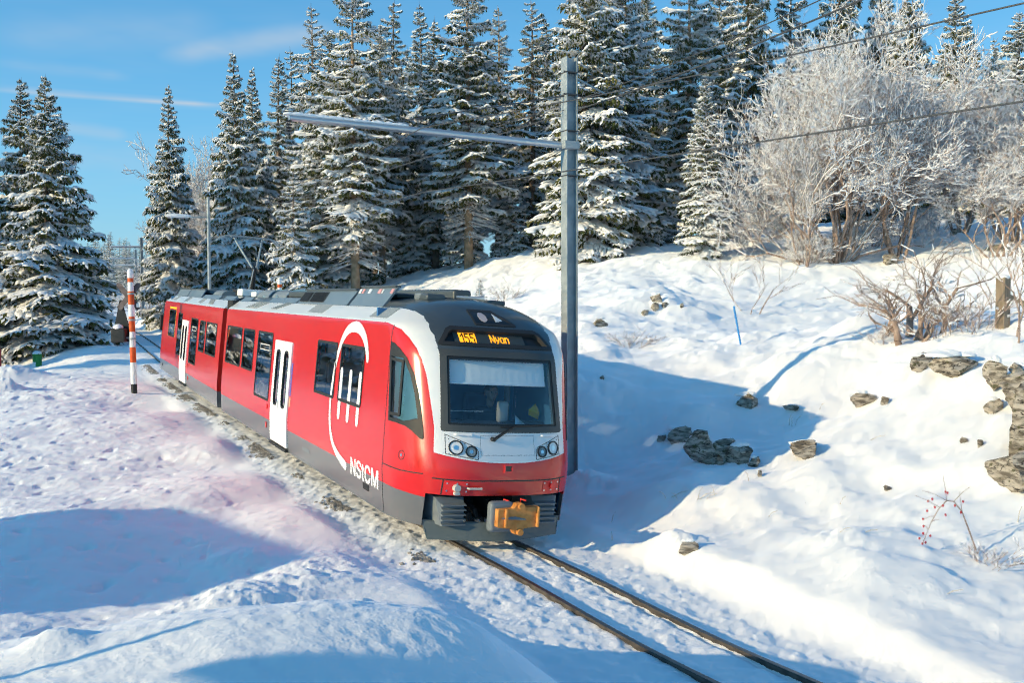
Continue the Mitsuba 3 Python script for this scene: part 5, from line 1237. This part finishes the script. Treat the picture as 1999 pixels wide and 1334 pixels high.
# ballast showing along the left side of the train
_rb = np.random.default_rng(12); pts = []
i0, i1 = np.argmin(np.abs(TP[:, 1] - 12.6)), np.argmin(np.abs(TP[:, 1] - 44))
for k in range(9000):
    i = int(_rb.integers(i0, i1)); s = -1.04 - abs(_rb.normal(0, .13))
    q = TP[i] + TN[i] * s
    if _rb.uniform() > 1.6 * (meshkit.noise(np.array([[q[0] * 1.1, q[1] * 1.1, 0]]), 71)[0] - .36): continue
    pts.append(q)
pts = np.array(pts); z = ground_z(pts[:, :2]); sz_ = _rb.uniform(.018, .042, len(pts))
V0 = np.array(ICO0.vertices); J = 1 + _rb.normal(0, .2, (len(pts), len(V0)))
V = np.column_stack([pts[:, :2], z + sz_ * .05])[:, None] + V0[None] * J[..., None] * sz_[:, None, None] * [1, 1, .8]
F = (np.array(ICO0.faces)[None] + (np.arange(len(pts)) * len(V0))[:, None, None]).reshape(-1, 3)
put('ballast', (V.reshape(-1, 3), F), 'ballast_stone', False, numbered=False); tag('ballast', 'grey brown ballast stones showing through snow beside the train', 'ballast', kind='stuff')

# ------------------------------------------------------------------ bushes, saplings, stalks
def plant_at(key, kind, u, v, h, label, cat, group=None, wide=1.0, spin=0.0, depth=None):
    p = ground_hit(u, v) if depth is None else at(u, v, depth); top = HEIGHTS[kind][0]; key = key_free(key); sc = h / top
    scene[key] = {'type': 'instance', 'group': {'type': 'ref', 'id': 'group_' + kind}, 'to_world': T().translate([float(p[0]), float(p[1]), float(p[2])]).rotate([0, 0, 1], spin).scale([sc * wide, sc * wide, sc])}
    tag(key, label, cat, group)
    for part in ('twigs', 'twigs__snow'): tag(f'{key}__{part}', kind='stuff')
def px(u, v, n): return n * ground_hit(u, v)[1] / FPX
plant_at('bent_bush', 'gnarled', 1790, 665, px(1790, 665, 200), 'bent dark bush with crooked bare branches left of the fence post', 'bush', wide=1.25, spin=25)
plant_at('bent_bush', 'gnarled', 1765, 668, px(1765, 668, 130), 'lower bush reaching left from the foot of the bent bush', 'bush', wide=1.7, spin=160)
plant_at('bare_sapling', 'sapling', 1464, 612, px(1464, 612, 118), 'thin bare sapling on the snow field right of the stake', 'sapling', wide=1.2)
plant_at('bare_sapling', 'sapling', 1995, 660, px(1995, 660, 240), 'thin bare sapling at the right frame edge behind the post', 'sapling', spin=80)
plant_at('bare_sapling', 'sapling', 1945, 590, px(1945, 590, 130), 'thin bare sapling left of the fence post', 'sapling', spin=200)
plant_at('low_shrub', 'twiggy', 1232, 680, px(1232, 680, 48), 'low pale shrub in the field beyond the mast', 'shrub', wide=1.5)
plant_at('low_shrub', 'twiggy', 1840, 655, px(1840, 655, 100), 'twiggy shrub between the bent bush and the post', 'shrub', wide=1.2, spin=50)
plant_at('low_shrub', 'twiggy', 1900, 645, px(1900, 645, 110), 'twiggy shrub close to the fence post', 'shrub', wide=1.1, spin=130)
plant_at('low_shrub', 'twiggy', 1720, 668, px(1720, 668, 40), 'small twiggy shrub at the end of the shadow of the mast', 'shrub', wide=1.5, spin=210)
plant_at('low_shrub', 'twiggy', 1935, 1105, px(1935, 1105, 55), 'bare twigs lying on the snow under the berry bush', 'shrub', wide=1.6, spin=300)
plant_at('low_shrub', 'twiggy', 985, 590, px(985, 590, 50), 'thin bare twigs just above the nose of the train', 'shrub', wide=.9, spin=20)
plant('young_spruce', 'spruce_small', 938, 545, 33, 'tiny snow bent spruce above the roof of the front car', wide=.5)
# berry bush: one arching cane with side twigs
p = ground_hit(1908, 1082); d = p[1]
cane = np.array([p, at(1893, 1040, d - .02), at(1878, 1000, d - .05), at(1862, 980, d - .08), at(1848, 978, d - .10), at(1832, 995, d - .12), at(1818, 1020, d - .14), at(1806, 1050, d - .15), at(1801, 1062, d - .15)])
tag('berry_bush', 'arching cane with small red rose hips over the snow at the right', 'berry bush')
put('berry_bush__cane', tube(cane, np.linspace(.009, .004, len(cane)), 6), 'twig', True)
_rq = np.random.default_rng(6)
for a, b in (((1848, 978), (1841, 930)), ((1862, 980), (1895, 950)), ((1848, 978), (1800, 958)), ((1835, 992), (1785, 968)), ((1826, 1008), (1804, 1015)), ((1818, 1020), (1836, 1015)), ((1806, 1045), (1795, 1052)), ((1878, 1000), (1872, 960)), ((1812, 1035), (1802, 1025))):
    q0, q1 = at(*a, d - .11), at(*b, d - .11 + _rq.uniform(-.15, .1)); mid = (q0 + q1) / 2 + [0, 0, .015]
    put('berry_bush__twig', tube([q0, mid, q1], [.004, .003, .002], 5), 'twig', True)
for u, v in ((1846, 961), (1850, 963), (1820, 975), (1812, 979), (1841, 988), (1880, 980), (1810, 998), (1802, 1014), (1803, 1028), (1802, 1042), (1795, 1052), (1816, 1047), (1846, 1006), (1876, 1001), (1801, 1062), (1807, 1060), (1825, 991), (1864, 988)):
    q = at(u, v, d - .12); put('berry_bush__berry', place(m3d.Manifold.sphere(1, 12).scale([.012, .012, .015]), mat4(None, q)), 'berry', True)
# stalks of dead grass
STALKS = [((352, 1108), [(0, 0), (-4, -16), (4, -24), (12, -14)], 'white'), ((402, 1102), [(0, 0), (2, -20), (8, -40), (12, -48)], 'white'), ((440, 1100), [(0, 0), (10, -12), (22, -14), (28, -8)], 'white'), ((338, 1124), [(0, 0), (10, -8), (18, -10)], 'white')]
STALKS += [((u, v), [(0, 0), (dx * .4, -h * .7), (dx, -h)], 'straw') for u, v, dx, h in ((1310, 972, 55, 16), (1300, 974, -14, 14), (1322, 974, -12, 12), (1362, 976, 10, 24), (1366, 975, 30, 14), (1380, 974, 20, 10), (1395, 968, -8, 20), (1540, 832, 6, 26), (1546, 834, 0, 22), (1552, 832, 12, 20), (1572, 982, -26, -20), (1194, 1020, 8, 20), (1195, 1056, -1, 18),
                                                                           (1600, 800, 10, 14), (1760, 790, 14, -8), (1980, 1150, 14, -40), (1987, 1020, 8, 30), (1640, 1040, 20, 10), (1690, 1040, 24, 6), (1740, 905, 40, -16), (1700, 860, 30, 10), (1640, 985, 12, 16), (1462, 940, -10, 22), (1500, 1010, 18, 12), (1850, 1160, 30, 8))]
for (u, v), pts_, m in STALKS:
    p = ground_hit(u, v); d = p[1]; base = at(u, v, d)
    line = [at(u + a, v + b, d - .02 * k) for k, (a, b) in enumerate(pts_)]
    key = put('dry_stalk', tube([p - [0, 0, .05]] + line, np.linspace(.006, .0028, len(line) + 1), 5), 'tree_snow' if m == 'white' else 'straw', True)
    tag(key, 'frosted dead stalk bending out of the foreground snow' if m == 'white' else 'thin dry grass stalk standing in the snow of the right bank', 'grass stalk', 'frosted stalks in the foreground' if m == 'white' else 'dry stalks on the right bank')

# ------------------------------------------------------------------ the driver
def person(M):
    S = lambda p, r: m3d.Manifold.sphere(r, 20).translate(list(map(float, p)))
    def chain(*a): return m3d.Manifold.batch_boolean([m3d.Manifold.batch_hull([S(*a[k]), S(*a[k + 1])]) for k in range(len(a) - 1)], m3d.OpType.Add)
    c = np.array([-1.62, 0.0, 1.30]); hd = np.array([-1.50, .0, 2.02])
    torso = m3d.Manifold.batch_hull([S(c + [0, -.14, 0], .13), S(c + [0, .14, 0], .13), S(c + [.05, -.17, .42], .10), S(c + [.05, .17, .42], .10)])
    body = torso + chain((c + [.05, -.19, .43], .075), (c + [.22, -.27, .16], .058), (c + [.55, -.16, .20], .045)) + chain((c + [.05, .19, .43], .075), (c + [.22, .27, .16], .058), (c + [.55, .12, .20], .045))
    body += chain((c + [0, -.1, -.02], .10), (c + [.48, -.12, .02], .075), (c + [.52, -.12, -.38], .055)) + chain((c + [0, .1, -.02], .10), (c + [.48, .12, .02], .075), (c + [.52, .12, -.38], .055))
    k = 'person'; tag(k, 'driver in a dark jacket sitting behind the windscreen, facing ahead', 'person')
    def sm(m): 
        t = to_tm(m.refine_to_length(.03)); trimesh.smoothing.filter_taubin(t, iterations=12); return t
    put(k, sm(body), 'jacket', True, M, numbered=False)
    head = S(hd + [-.01, 0, .03], .098) + m3d.Manifold.batch_hull([S(hd + [.03, 0, -.05], .065), S(hd + [.0, 0, .04], .09), S(hd + [.055, 0, -.08], .032)]) + chain((hd + [-.02, 0, -.16], .055), (hd + [-.02, 0, -.05], .055))
    head += m3d.Manifold.batch_hull([S(hd + [.095, 0, .01], .010), S(hd + [.115, 0, -.025], .014)])                               # nose
    for s in (-1, 1): head += m3d.Manifold.sphere(1, 12).scale([.022, .012, .034]).translate(list(map(float, hd + [-.01, s * .098, -.005])))   # ears
    put(k + '__head', sm(head), 'skin', True, M)
    for s in (-1, 1):
        put(k + '__eye', S(hd + [.084, s * .034, .022], .012), 'hair', True, M)
        fist = hd * 0 + c + [.61, -.15 if s < 0 else .11, .205]
        hand = m3d.Manifold.sphere(1, 14).scale([.045, .036, .018]).translate(list(map(float, fist)))
        for f in range(4): hand += chain((fist + [.035, -.024 + .016 * f, .004], .009), (fist + [.070, -.026 + .017 * f, .0], .0085), (fist + [.085, -.026 + .017 * f, -.022], .008))
        hand += chain((fist + [.0, -s * .03, .0], .011), (fist + [.035, -s * .052, -.008], .009))
        put(k + '__hand', hand, 'skin', 40, M)
    put(k + '__mouth', m3d.Manifold.sphere(1, 10).scale([.008, .024, .006]).translate(list(map(float, hd + [.088, 0, -.062]))), 'berry', True, M)
    cap = m3d.Manifold.sphere(.108, 22).translate(list(map(float, hd + [-.018, 0, .04]))) - bx(-3, 3, -1, 1, 0, float(hd[2] + .045)) - bx(float(hd[0] + .062), 3, -1, 1, 0, float(hd[2] + .085))
    put(k + '__hair', cap, 'hair', True, M)
person(TRAIN @ mat4(None, (0, .42, -.08)))
